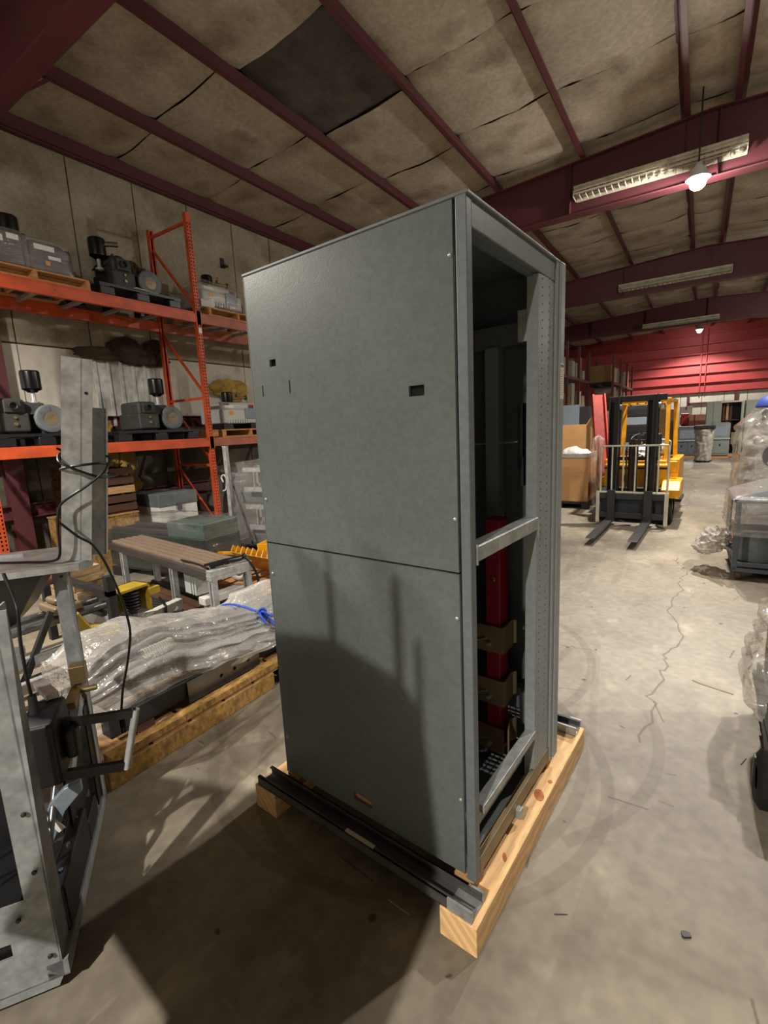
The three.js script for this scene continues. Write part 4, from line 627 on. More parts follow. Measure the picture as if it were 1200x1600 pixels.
  // cord wound round the upright, then hanging to a plug
  const pts = [[-0.2, 1.31, 0.42], [-0.1, 1.312, 0.25], [0.0, 1.33, 0.1], [0.03, 1.47, 0.075], [0.02, 1.56, 0.055], [0.03, 1.63, -0.05], [0.02, 1.69, -0.125], [-0.1, 1.74, -0.13], [-0.22, 1.76, -0.03], [-0.1, 1.77, 0.045], [0.02, 1.735, 0.035], [0.03, 1.69, -0.04], [0.01, 1.66, -0.105], [-0.12, 1.66, -0.15], [-0.22, 1.68, -0.02], [-0.05, 1.7, 0.05], [0.025, 1.715, -0.02], [0.01, 1.72, -0.1], [-0.08, 1.71, -0.14], [-0.2, 1.7, -0.06], [-0.1, 1.79, 0.06]];
  obj('power_cord', tube(pts, 0.0055, 220, 7), M.cable, t);
  obj('power_cord', tube([[0.03, 1.49, 0.07], [0.03, 1.42, 0.01], [0.01, 1.375, -0.034], [0.0, 1.283, -0.07], [0.0, 1.113, -0.111], [0.0, 0.958, -0.126], [0, 0.823, -0.101], [0, 0.68, -0.062], [0, 0.57, -0.042]], 0.0055, 60, 7), M.cable, t);
  obj('plug', [rb(0.006, -0.012, 0.012, 0.5, 0.575, -0.055, -0.03), bar([0, 0.5, -0.048], [0, 0.47, -0.046], 0.004, 6), bar([0, 0.5, -0.036], [0, 0.47, -0.034], 0.004, 6)], M.rubber, t);
}
{ // tall machine column at the left: its shadow falls on the skid floor and on the cabinet's lower panel
  const t = thing('machine_column', 'tall grey machine column with a raised head behind the machine frame', 'machine', [-3.3, 0, 0]);
  obj('column_body', ext([[0.42, 0], [0.84, 0], [0.84, 2.5], [0.77, 2.69], [0.71, 2.79], [0.685, 2.77], [0.685, 2.5], [0.61, 2.48], [0.46, 2.42], [0.37, 2.22], [0.42, 1.85]], 0.12, [], 0.003, -0.06, 0, 0, 0, PI / 2, 0), M.grey, t);
  obj('column_door', rb(0.006, 0.064, 0.08, 0.2, 1.8, -0.78, -0.48), M.greyPost, t); obj('door_handle', bb(0.08, 0.1, 0.95, 1.1, -0.53, -0.51), M.darkSteel, t);
  obj('base_plate', bb(-0.12, 0.12, 0, 0.02, -0.86, -0.4), M.darkSteel, t);
}
{ // enclosure on legs at the near end of the aisle, left of the viewpoint
  const t = thing('control_enclosure', 'grey control enclosure on slim legs with upright posts on top', 'enclosure', [0, 0, 0.28]);
  obj('body', ext([[-0.6, 0.95], [-0.605, 1.62], [-0.63, 1.9], [-0.645, 2.05], [-0.71, 2.13], [-0.955, 2.2], [-1.24, 2.165], [-1.36, 1.54], [-1.53, 1.0], [-1.07, 0.95]], 0.05, [], 0.004, 0, 0, 0), M.grey, t);
  obj('door', rb(0.006, -1.2, -0.7, 1.05, 2.05, 0.055, 0.065), M.greyPost, t);
  obj('post', rb(0.004, -0.955, -0.935, 2.15, 2.48, -0.0, 0.02), M.darkSteel, t); obj('post', rb(0.004, -0.722, -0.695, 2.1, 2.42, -0.0, 0.02), M.darkSteel, t); obj('post', rb(0.004, -0.655, -0.635, 1.9, 2.26, -0.0, 0.02), M.darkSteel, t);
  for (const x of [-1.1, -0.63]) for (const z of [0.015, 0.04]) obj('leg', rb(0.004, x - 0.012, x + 0.012, 0, 0.98, z - 0.012, z + 0.012), M.darkSteel, t);
}

// ---------------------------------------------------------------- forklift facing the viewer
{
  const t = thing('forklift', 'yellow forklift with black mast and forks lowered, parked in the aisle', 'forklift', [-0.9, 0, -8.75], -0.035);
  const Y = M.yellow, K = M.black;
  // mast
  for (const s of [-0.3, 0.26]) { const c = obj('mast_channel', [bb(s - 0.085, s + 0.085, 0.12, 2.14, -0.2, -0.185), bb(s - 0.085, s - 0.07, 0.12, 2.14, -0.2, -0.06), bb(s + 0.05, s + 0.065, 0.12, 2.16, -0.19, -0.05), bb(s - 0.01, s + 0.06, 0.12, 2.12, -0.12, -0.1)], K, t); obj('mast_roller', cyl(0.05, 0.05, 0.03, s + 0.09, 1.98, -0.1, 'x', 16), M.steel, c); }
  each('mast_crossbeam', [rb(0.01, -0.42, 0.44, 2.06, 2.16, -0.2, -0.12), bb(-0.38, 0.38, 1.1, 1.16, -0.2, -0.16)], K, t);
  obj('lift_cylinder', [cyl(0.06, 0.06, 1.2, -0.02, 0.8, -0.14, 'y', 16), cyl(0.035, 0.035, 0.5, -0.02, 1.2, -0.14, 'y', 12)], mat(0x24161a, 0.4, 0.2), t);
  obj('chain', [bar([0.06, 0.4, -0.1], [0.06, 1.35, -0.1], 0.014, 8), bar([-0.1, 0.4, -0.1], [-0.1, 1.35, -0.1], 0.014, 8)], M.darkSteel, t);
  // carriage and load backrest
  obj('carriage_bar', rb(0.01, -0.5, 0.5, 0.46, 0.56, -0.03, 0.02), M.darkSteel, t);
  obj('carriage_bar', rb(0.01, -0.5, 0.5, 0.14, 0.24, -0.03, 0.02), M.darkSteel, t);
  obj('carriage_plate', [bb(-0.3, 0.3, 0.24, 0.46, -0.06, -0.03), bb(-0.5, -0.36, 0.14, 0.5, -0.05, -0.03), bb(0.36, 0.5, 0.14, 0.5, -0.05, -0.03)], mat(0x2b2f38, 0.6, 0.3, TX.worn), t);
  for (const s of [-0.53, 0.49]) obj('carriage_end', rb(0.006, s, s + 0.055, 0.05, 0.58, -0.04, 0.03), M.cream, t);
  const br = obj('load_backrest', [rb(0.006, -0.53, 0.545, 0.565, 0.595, -0.03, 0.02), tube([[-0.47, 0.58, -0.01], [-0.47, 1.3, -0.01], [-0.44, 1.35, -0.01], [0, 1.35, -0.01], [0.47, 1.35, -0.01], [0.515, 1.3, -0.01], [0.52, 0.58, -0.01]], 0.017, 60, 8)], M.cream, t);
  for (const x of [-0.3, -0.13, 0.05, 0.22, 0.38]) obj('backrest_bar', bar([x, 0.58, -0.01], [x, 1.35, -0.01], 0.013, 8), M.cream, br);
  for (const x of [-0.29, 0.26]) obj('fork', [rb(0.006, x - 0.06, x + 0.06, 0.1, 0.62, 0.02, 0.065), ext([[0, 0.1], [0, 0.145], [1.5, 0.125], [1.52, 0.11], [1.5, 0.1]], 0.12, [], 0, x + 0.06, 0, 0.03, 0, -PI / 2, 0)], M.darkSteel, t);
  // body
  obj('front_cowl', [rb(0.04, -0.5, 0.5, 0.5, 1.02, -0.75, -0.45), rb(0.03, -0.45, 0.45, 0.98, 1.08, -0.8, -0.5)], Y, t);
  obj('dash_gap', bb(-0.5, 0.5, 0.93, 0.96, -0.452, -0.444), K, t);
  for (const s of [-1, 1]) { obj('fender', [ext([[-0.95, 0.5], [-0.15, 0.5], [-0.12, 0.62], [-0.3, 0.74], [-0.7, 0.76], [-0.95, 0.66]], 0.24, [], 0.012, s > 0 ? 0.4 : -0.64, 0, 0, 0, -PI / 2, 0).scale(1, 1, 1)].map((g) => { g.computeBoundingBox(); const b = g.boundingBox; g.translate((s > 0 ? 0.42 : -0.6) - b.min.x, 0, (s > 0 ? -0.1 : -0.5) - b.max.z); return g; }), Y, t); obj('step', rb(0.01, s > 0 ? 0.46 : -0.66, s > 0 ? 0.66 : -0.46, 0.3, 0.36, -1.7, -1.0), K, t); }
  obj('chassis', [rb(0.03, -0.48, 0.48, 0.2, 0.62, -2.1, -0.4)], M.darkSteel, t);
  obj('engine_cover', rb(0.05, -0.48, 0.48, 0.6, 1.0, -2.2, -1.15), Y, t);
  obj('counterweight', [rb(0.1, -0.56, 0.56, 0.22, 1.02, -2.7, -2.1)], Y, t);
  each('side_panel', [rb(0.02, 0.46, 0.6, 0.62, 1.06, -2.2, -1.0), rb(0.02, -0.6, -0.46, 0.62, 1.06, -2.2, -1.0)], Y, t);
  obj('headlight', [rb(0.02, 0.47, 0.6, 0.86, 1.06, -0.62, -0.54)], Y, t);
  obj('seat', [rb(0.04, -0.24, 0.24, 1.0, 1.14, -1.9, -1.45), rb(0.05, -0.23, 0.23, 1.1, 1.5, -2.02, -1.88)], M.blackPlastic, t);
  obj('steering_column', bar([0.0, 1.05, -0.85], [0.0, 1.36, -1.05], 0.025), K, t);
  obj('steering_wheel', [T(new THREE.TorusGeometry(0.18, 0.014, 8, 32), 0.0, 1.4, -1.07, -0.9, 0, 0), bar([-0.17, 1.4, -1.07], [0.17, 1.4, -1.07], 0.012), bar([0, 1.4, -1.07], [0, 1.29, -1.2], 0.012)], K, t);
  obj('lever', [bar([0.12, 1.05, -0.85], [0.14, 1.28, -0.8], 0.008), bar([0.18, 1.05, -0.85], [0.2, 1.27, -0.8], 0.008)], K, t);
  obj('rag', wrapLoft([[-0.95, -0.06, 1.18, 0.02, 0.02, 2], [-0.85, -0.05, 1.2, 0.14, 0.1, 2.2], [-0.72, 0.05, 1.22, 0.22, 0.11, 2.4], [-0.62, 0.08, 1.18, 0.18, 0.09, 2.2], [-0.55, 0.08, 1.14, 0.02, 0.02, 2]], { amp: 0.02, seed: 61 }), M.white, t);
  // overhead guard
  for (const s of [-1, 1]) { obj('guard_post', beam([s * 0.43, 1.0, -0.62], [s * 0.41, 2.06, -0.78], 0.06, 0.06), Y, t); obj('guard_post', beam([s * 0.46, 1.0, -2.05], [s * 0.43, 2.06, -1.95], 0.06, 0.07), Y, t); obj('guard_rail', beam([s * 0.42, 2.08, -0.76], [s * 0.43, 2.08, -2.0], 0.06, 0.05), Y, t); }
  obj('guard_front', rb(0.01, -0.45, 0.45, 2.05, 2.11, -0.82, -0.74), Y, t); obj('guard_rear', rb(0.01, -0.45, 0.45, 2.05, 2.11, -2.02, -1.95), Y, t);
  for (let k = 0; k < 6; k++) obj('guard_bar', bb(-0.35 + k * 0.14 - 0.015, -0.35 + k * 0.14 + 0.015, 2.075, 2.095, -1.96, -0.8), Y, t);
  obj('work_light', rb(0.03, 0.2, 0.36, 1.93, 2.03, -0.9, -0.8), M.cream, t);
  obj('gas_bottle', lathe([[0, -0.36], [0.12, -0.35], [0.16, -0.28], [0.16, 0.28], [0.12, 0.35], [0, 0.36]], 24, 0.0, 1.2, -2.4, 0, 0, PI / 2), M.white, t);
  const wheel = (x, z, r, w) => { const m = obj('wheel', lathe([[0.55 * r, -w / 2], [0.9 * r, -w / 2], [r, -w / 2 + 0.03], [r, w / 2 - 0.03], [0.9 * r, w / 2], [0.55 * r, w / 2]], 36, x, r, z, 0, 0, -PI / 2), M.rubber, t); obj('rim', lathe([[0, -w / 2 + 0.03], [0.2 * r, -w / 2 + 0.01], [0.55 * r, -w / 2 + 0.02], [0.55 * r, w / 2 - 0.02], [0.2 * r, w / 2 - 0.01], [0, w / 2 - 0.03]], 24, x, r, z, 0, 0, -PI / 2), M.cream, m); };
  wheel(0.48, -0.5, 0.31, 0.2); wheel(-0.48, -0.5, 0.31, 0.2); wheel(0.4, -2.15, 0.26, 0.17); wheel(-0.4, -2.15, 0.26, 0.17);
}
// ---------------------------------------------------------------- cartons beside the forklift
{
  const p = thing('plastic_pallet', 'black plastic pallet under the tall carton beside the forklift', 'pallet', [-2.4, 0, -10.75]); plasticPallet(p, 1.05, 1.2);
  const c = thing('bulk_carton', 'tall open brown carton with white packing foam on a black pallet', 'carton', [-2.4, 0.15, -10.75]);
  const cw = (g, n = 'side_panel') => obj(n, g, M.card, c);
  cw(bb(-0.56, 0.56, 0, 0.98, 0.47, 0.482)); cw(bb(-0.56, 0.56, 0, 0.98, -0.482, -0.47)); cw(bb(0.55, 0.562, 0, 0.98, -0.47, 0.47)); cw(bb(-0.562, -0.55, 0, 0.98, -0.47, 0.47)); cw(bb(-0.55, 0.55, 0, 0.012, -0.47, 0.47), 'bottom');
  obj('rim_tape', [bb(-0.57, 0.57, 0.9, 0.985, 0.482, 0.486), bb(0.562, 0.566, 0.9, 0.985, -0.48, 0.48)], M.filmMilky, c);
  const foam = (x, y, z, s, n, label) => { const g = new THREE.IcosahedronGeometry(1, 4), q = g.attributes.position; for (let k = 0; k < q.count; k++) { const v = V(q.getX(k), q.getY(k), q.getZ(k)), f = 0.85 + 0.3 * vnoise(v.x * 2.5 + 30 + n * 7, v.y * 2.5 + v.z * 2 + 30, 256, 256, n); q.setXYZ(k, v.x * f * s[0], v.y * f * s[1], v.z * f * s[2]); } g.computeVertexNormals(); const o = tag(obj('packing_foam', g, M.white), label, 'foam'); o.position.set(x, y, z); };
  foam(-2.2, 1.06, -10.5, [0.22, 0.22, 0.2], 1, 'white foam dome in the middle of the tall open carton'); foam(-2.05, 1.05, -10.95, [0.14, 0.15, 0.16], 2, 'small lump of white foam at the corner of the tall open carton'); foam(-2.65, 1.0, -10.75, [0.2, 0.2, 0.3], 3, 'wide white foam lump at the left end of the tall open carton');
  const s = thing('wooden_stand', 'timber stand under the open carton behind the tall carton', 'stand', [-2.75, 0, -12.2]); for (const x of [-0.5, 0.5]) for (const z of [-0.4, 0.4]) obj('leg', bb(x - 0.04, x + 0.04, 0, 1.05, z - 0.04, z + 0.04), M.palletWood, s); for (let k = 0; k < 6; k++) obj('top_board', bb(-0.58, 0.58, 1.05, 1.08, -0.48 + k * 0.16, -0.48 + k * 0.16 + 0.145), M.palletWood, s);
  const o = thing('open_carton', 'open brown carton with a folded flap on the timber stand', 'carton', [-2.75, 1.08, -12.2]);
  for (const g of [bb(-0.55, 0.55, 0, 0.62, 0.39, 0.4), bb(-0.55, 0.55, 0, 0.62, -0.4, -0.39), bb(-0.55, -0.54, 0, 0.62, -0.39, 0.39), bb(0.54, 0.55, 0, 0.62, -0.39, 0.39), bb(-0.54, 0.54, 0, 0.01, -0.39, 0.39)]) obj('side_panel', g, M.card, o); obj('flap', [box(0.01, 0.34, 0.78, 0.62, 0.7, 0, 0, 0, -0.5)], mat(0xd0a468, 0.85, 0, TX.card), o);
  const b2 = thing('brown_carton', 'closed dark brown carton on the floor behind the red conveyor', 'carton', [-1.95, 0, -13.3]); obj('carton_body', rb(0.01, -0.35, 0.35, 0, 1.55, -0.3, 0.3), M.cardDark, b2); obj('tape', bb(-0.36, 0.36, 1.549, 1.553, -0.03, 0.03), M.card, b2);
  // red tilted conveyor
  const r = thing('red_conveyor', 'narrow red conveyor standing tilted behind the tall carton', 'conveyor', [-1.66, 0, -11.75]); const rm = mat(0xc02a26, 0.45, 0, TX.worn);
  obj('side_rail', beam([-0.12, 0.05, 0.45], [-0.42, 2.35, -0.1], 0.03, 0.12), rm, r); obj('side_rail', beam([0.12, 0.05, 0.45], [-0.18, 2.35, -0.1], 0.03, 0.12), rm, r); obj('belt', beam([0, 0.06, 0.44], [-0.3, 2.34, -0.11], 0.22, 0.05), mat(0xa8342c, 0.6, 0, TX.grime), r); obj('end_roller', bar([-0.15, 0.07, 0.46], [0.15, 0.07, 0.46], 0.06, 14), M.steel, r); obj('stand', [beam([0.0, 0.0, -0.5], [-0.2, 1.5, 0.1], 0.05, 0.05)], rm, r);
  const f = thing('film_scrap', 'crumpled clear film hanging between the tall carton and the forklift', 'film', [-1.67, 0, -10.3]); obj('film', wrapLoft([[0, 0, 0, 0.1, 0.2, 2], [0.4, 0.01, 0, 0.08, 0.18, 2], [0.9, -0.01, 0, 0.09, 0.16, 2], [1.4, 0, 0, 0.1, 0.1, 2], [1.5, 0, 0, 0.02, 0.02, 2]], { upright: true, amp: 0.025, seed: 71 }), M.film, f); obj('core_tube', bb(-0.02, 0.02, 0, 1.45, -0.02, 0.02), M.cardDark, f);
  const yp2 = thing('wooden_pallet', 'wooden pallet on the floor between the tall carton and the forklift', 'pallet', [-1.66, 0, -11.04]); palletBoards(yp2, 0.28, 0.22, M.palletWood, 0.13, 3);
}
// ---------------------------------------------------------------- wrapped loads along the right side of the aisle
{
  const t = thing('grey_cart', 'grey steel cart with a black drum inside tight clear film', 'cart', [0.98, 0, -6.75], 0.03);
  const gm = mat(0x565c63, 0.45, 0.2, TX.worn);
  for (const x of [-0.6, 0.6]) for (const z of [-0.45, 0.48]) obj('post', rb(0.005, x - 0.025, x + 0.025, 0.12, 0.86, z - 0.025, z + 0.025), gm, t);
  obj('shelf', [bb(-0.62, 0.62, 0.16, 0.2, 0.46, 0.5), bb(-0.62, 0.62, 0.16, 0.18, -0.47, 0.47), bb(-0.62, 0.62, 0.14, 0.2, -0.49, -0.45)], gm, t);
  obj('lower_rail', [bb(-0.62, 0.62, 0.1, 0.14, 0.455, 0.505)], gm, t);
  obj('top', rb(0.01, -0.64, 0.64, 0.86, 0.9, -0.5, 0.52), gm, t);
  obj('rear_box', rb(0.02, -0.2, 0.6, 0.9, 1.2, -0.45, 0.1), gm, t);
  obj('film_drape', [box(1.34, 0.004, 0.9, 0.02, 1.12, 0.02, 0, 0, 0.32), box(0.6, 0.004, 0.9, 0.1, 1.3, -0.15, 0, 0, 0.2)], M.film, t);
  obj('drum', [lathe([[0, 0], [0.3, 0], [0.34, 0.04], [0.36, 0.5], [0.37, 0.52], [0, 0.54]], 32, 0.1, 0.18, 0.05)], M.blackPlastic, t);
  obj('drum', [lathe([[0, 0], [0.2, 0], [0.22, 0.02], [0.22, 0.36], [0, 0.36]], 28, -0.38, 0.18, 0.2)], M.pumpGrey, t);
  obj('brown_tank', rb(0.05, 0.0, 0.5, 0.6, 0.8, 0.1, 0.42), mat(0x5a3a34, 0.4, 0, TX.worn), t);
  for (const x of [-0.56, 0.56]) for (const z of [-0.4, 0.44]) obj('caster', [cyl(0.055, 0.055, 0.04, x, 0.055, z, 'x', 18), bb(x - 0.03, x + 0.03, 0.06, 0.12, z - 0.03, z + 0.03)], mat(0x4a3230, 0.6), t);
  obj('film', wrapLoft([[0.5, 0, 0.02, 0.66, 0.535, 16], [0.62, 0, 0.02, 0.665, 0.54, 16], [0.75, 0, 0.02, 0.66, 0.535, 16], [0.88, 0, 0.02, 0.66, 0.535, 14], [0.93, 0, 0.02, 0.6, 0.48, 8]], { upright: true, amp: 0.012, seed: 81, along: 60, around: 96 }), M.filmTight, t);
  obj('film_tail', wrapLoft([[0.5, -0.72, 0.2, 0.05, 0.2, 2], [0.4, -0.76, 0.15, 0.12, 0.24, 2], [0.28, -0.82, 0.1, 0.15, 0.25, 2], [0.2, -0.86, 0.08, 0.08, 0.18, 2]], { upright: true, amp: 0.05, seed: 83 }), M.filmMilky, t);
}
{
  const t = thing('wrapped_machine_stack', 'tall stacked machine parts under loose clear film beside the aisle', 'wrapped load', [1.15, 0, -8.5]);
  obj('base', rb(0.01, -0.7, 0.7, 0, 0.14, -0.7, 0.75), M.darkWood, t);
  obj('lower_body', [rb(0.05, -0.6, 0.6, 0.14, 1.0, -0.6, 0.6)], mat(0x6b5f54, 0.6, 0, TX.worn), t);
  obj('upper_body', [rb(0.06, -0.55, 0.6, 1.0, 1.5, -0.55, 0.55), rb(0.08, -0.45, 0.5, 1.5, 1.85, -0.4, 0.5)], mat(0xa7a5a2, 0.5, 0, TX.worn), t);
  obj('fan', [cyl(0.17, 0.17, 0.08, -0.28, 1.24, 0.6, 'z', 24), cyl(0.05, 0.05, 0.1, -0.28, 1.24, 0.61, 'z', 14)], M.black, t);
  obj('blue_cap', lathe([[0, 0.22], [0.15, 0.2], [0.3, 0.12], [0.34, 0.02], [0.34, 0], [0, 0]], 28, -0.2, 1.86, 0.25), mat(0x2a3f86, 0.4), t);
  obj('film', wrapLoft([[0.5, -0.02, 0.02, 0.7, 0.76, 6], [0.75, -0.03, 0.02, 0.72, 0.76, 5], [1.0, -0.02, 0.02, 0.7, 0.74, 5], [1.35, -0.03, 0.02, 0.68, 0.72, 6], [1.6, -0.02, 0, 0.66, 0.66, 5], [1.82, 0.02, 0.02, 0.56, 0.58, 4], [1.92, 0.05, 0.02, 0.4, 0.5, 3]], { upright: true, amp: 0.028, pleat: 0.8, seed: 91, around: 110, along: 70 }), M.film, t);
  obj('inner_film', wrapLoft([[0.3, -0.02, 0.02, 0.64, 0.66, 5], [0.8, -0.02, 0.02, 0.66, 0.68, 4], [1.3, 0, 0.02, 0.62, 0.62, 5], [1.7, 0, 0.02, 0.55, 0.56, 5]], { upright: true, amp: 0.02, seed: 95, around: 90, along: 50 }), M.filmMilky, t);
}
{
  const t = thing('hand_cart', 'dark wheeled cart with crumpled film on its load at the aisle edge', 'cart', [0.73, 0, -2.93], 0.0);
  obj('deck', [rb(0.01, -0.38, 0.6, 0.22, 0.27, -0.5, 0.55)], M.darkSteel, t);
  obj('load', [rb(0.05, -0.3, 0.5, 0.27, 0.8, -0.45, 0.2)], mat(0x8b8d90, 0.5, 0.1, TX.worn), t);
  obj('handle_post', rb(0.008, -0.33, -0.3, 0.25, 0.92, -0.5, -0.46), M.black, t);
  obj('side_sheet', ext([[-0.4, 0.24], [0.5, 0.1], [0.58, 0.14], [0.5, 0.3], [-0.2, 0.42], [-0.4, 0.36]], 0.012, [], 0, -0.36, 0, 0.0, 0, -PI / 2, 0), M.pumpGrey, t);
  for (const [x, z] of [[-0.38, 0.38], [0.5, 0.38], [-0.3, -0.4], [0.5, -0.4]]) { const w = obj('wheel', lathe([[0.05, -0.04], [0.1, -0.045], [0.13, -0.025], [0.13, 0.025], [0.1, 0.045], [0.05, 0.04]], 28, x, 0.13, z, 0, 0, -PI / 2), M.rubber, t); obj('rim', lathe([[0, -0.03], [0.05, -0.03], [0.05, 0.03], [0, 0.03]], 18, x, 0.13, z, 0, 0, -PI / 2), M.steel, w); obj('axle_fork', [bb(x - 0.055, x - 0.047, 0.1, 0.24, z - 0.02, z + 0.02), bb(x + 0.047, x + 0.055, 0.1, 0.24, z - 0.02, z + 0.02)], M.darkSteel, w); }
  obj('film', wrapLoft([[0.16, 0.08, -0.2, 0.42, 0.32, 4], [0.33, 0.03, -0.2, 0.48, 0.4, 4], [0.5, 0.04, -0.2, 0.47, 0.4, 4], [0.68, 0.06, -0.2, 0.42, 0.34, 4], [0.85, 0.1, -0.18, 0.34, 0.28, 3], [0.88, 0.1, -0.18, 0.1, 0.1, 2]], { upright: true, amp: 0.05, seed: 101, around: 100, along: 60 }), M.filmCloudy, t);
}

// ---------------------------------------------------------------- far end of the hall
{
  const t = thing('waste_bin', 'tall bin in a clear liner with a black lid standing in the aisle', 'bin', [0.15, 0, -21.9]);
  obj('body', lathe([[0, 0.04], [0.22, 0.04], [0.25, 0.1], [0.28, 1.2], [0.29, 1.24], [0.27, 1.24], [0.25, 0.2]], 24), mat(0x8c7a70, 0.6, 0, TX.grime), t); obj('lid', [rb(0.05, -0.34, 0.34, 1.24, 1.4, -0.3, 0.3)], M.blackPlastic, t); obj('dolly', [cyl(0.3, 0.3, 0.04, 0, 0.06, 0, 'y', 20), cyl(0.24, 0.24, 0.04, 0, 0.02, 0, 'y', 20)], M.black, t);
  obj('liner', wrapLoft([[0.06, 0, 0, 0.27, 0.27, 2.4], [0.5, 0, 0, 0.28, 0.28, 2.2], [1.0, 0, 0, 0.3, 0.3, 2.2], [1.24, 0, 0, 0.31, 0.31, 2.4]], { upright: true, amp: 0.03, seed: 111 }), M.filmMilky, t);
}
function lowUnit(x, w, h, z, m, label) {
  const t = thing('low_cabinet', label, 'cabinet', [x, 0, z]); const n = Math.max(1, Math.round(w / 0.45));
  for (let k = 0; k < 2; k++) obj('skid_beam', bb(-w / 2, w / 2, 0, 0.12, -0.3 + k * 0.55, -0.2 + k * 0.55), M.palletWood, t);
  obj('body', rb(0.01, -w / 2, w / 2, 0.12, h, -0.4, 0.4), m, t); for (let k = 0; k < n; k++) { const d = obj('door', rb(0.008, -w / 2 + 0.02 + k * w / n, -w / 2 + (k + 1) * w / n - 0.02, 0.2, h * 0.52, 0.4, 0.415), m, t); obj('handle', bb(-w / 2 + (k + 0.5) * w / n - 0.02, -w / 2 + (k + 0.5) * w / n + 0.02, h * 0.36, h * 0.42, 0.415, 0.44), M.darkSteel, d); }
  obj('ledge', bb(-w / 2 - 0.02, w / 2 + 0.02, h * 0.55, h * 0.58, 0.38, 0.46), M.alu, t); obj('top_box', rb(0.01, -w / 2 + 0.04, w / 2 - 0.04, h, h + 0.04, -0.36, 0.36), m, t); obj('window_panel', bb(-w / 2 + 0.08, w / 2 - 0.08, h * 0.64, h * 0.92, 0.4, 0.412), M.blueGrey, t);
}
lowUnit(-0.42, 0.75, 1.28, -24.6, mat(0x5d6873, 0.5, 0, TX.paint), 'low slate grey cabinet on a wooden skid left of the bin'); lowUnit(0.72, 0.62, 1.4, -24.3, mat(0x7d8683, 0.5, 0, TX.paint), 'low pale green-grey cabinet on a skid right of the bin');
function bay(x, w, open, label) {
  const t = thing('switchgear_bay', label, 'cabinet', [x, 0, -25.2], 0, 'switchgear bays at the far end'); const m = mat(0x8b9389, 0.5, 0, TX.paint), h = 2.3;
  obj('skid', bb(-w / 2, w / 2, 0, 0.1, -0.4, 0.4), M.palletWood, t);
  if (!open) { obj('body', rb(0.01, -w / 2, w / 2, 0.1, h, -0.45, 0.45), m, t); for (const s of [-1, 1]) { const d = obj('door', rb(0.008, s > 0 ? 0.01 : -w / 2 + 0.02, s > 0 ? w / 2 - 0.02 : -0.01, 0.16, h - 0.06, 0.45, 0.47), m, t); obj('handle', bb(s * 0.05 - 0.015, s * 0.05 + 0.015, 1.1, 1.3, 0.47, 0.5), M.darkSteel, d); } }
  else { for (const s of [-1, 1]) obj('side_panel', bb(s * w / 2 - 0.03, s * w / 2 + 0.03, 0.1, h, -0.45, 0.45), m, t); obj('back_panel', bb(-w / 2, w / 2, 0.1, h, -0.45, -0.43), M.black, t); obj('top_panel', bb(-w / 2, w / 2, h - 0.06, h, -0.45, 0.47), mat(0xb9bdb0, 0.5), t); for (const [x2, mm] of [[-w / 2 + 0.12, M.darkWood], [-w / 2 + 0.24, M.ply], [-w / 2 + 0.36, M.darkWood]]) obj('bus_bar', bb(x2 - 0.04, x2 + 0.04, 0.2, h - 0.1, 0.1, 0.2), mm, t); obj('breaker', [rb(0.02, 0.05, w / 2 - 0.08, 0.5, 1.0, -0.2, 0.35), cyl(0.16, 0.16, 0.1, 0.28, 1.2, 0.3, 'z', 18)], M.bronze, t); obj('inner_shelf', bb(-w / 2 + 0.03, w / 2 - 0.03, 1.5, 1.53, -0.4, 0.3), M.darkSteel, t); }
}
bay(0.42, 0.48, false, 'closed grey switchgear bay at the end of the far row'); bay(1.05, 0.72, true, 'open grey switchgear bay with dark bus bars in the far row'); bay(2.02, 1.0, false, 'wide closed switchgear bay beyond the open bay');
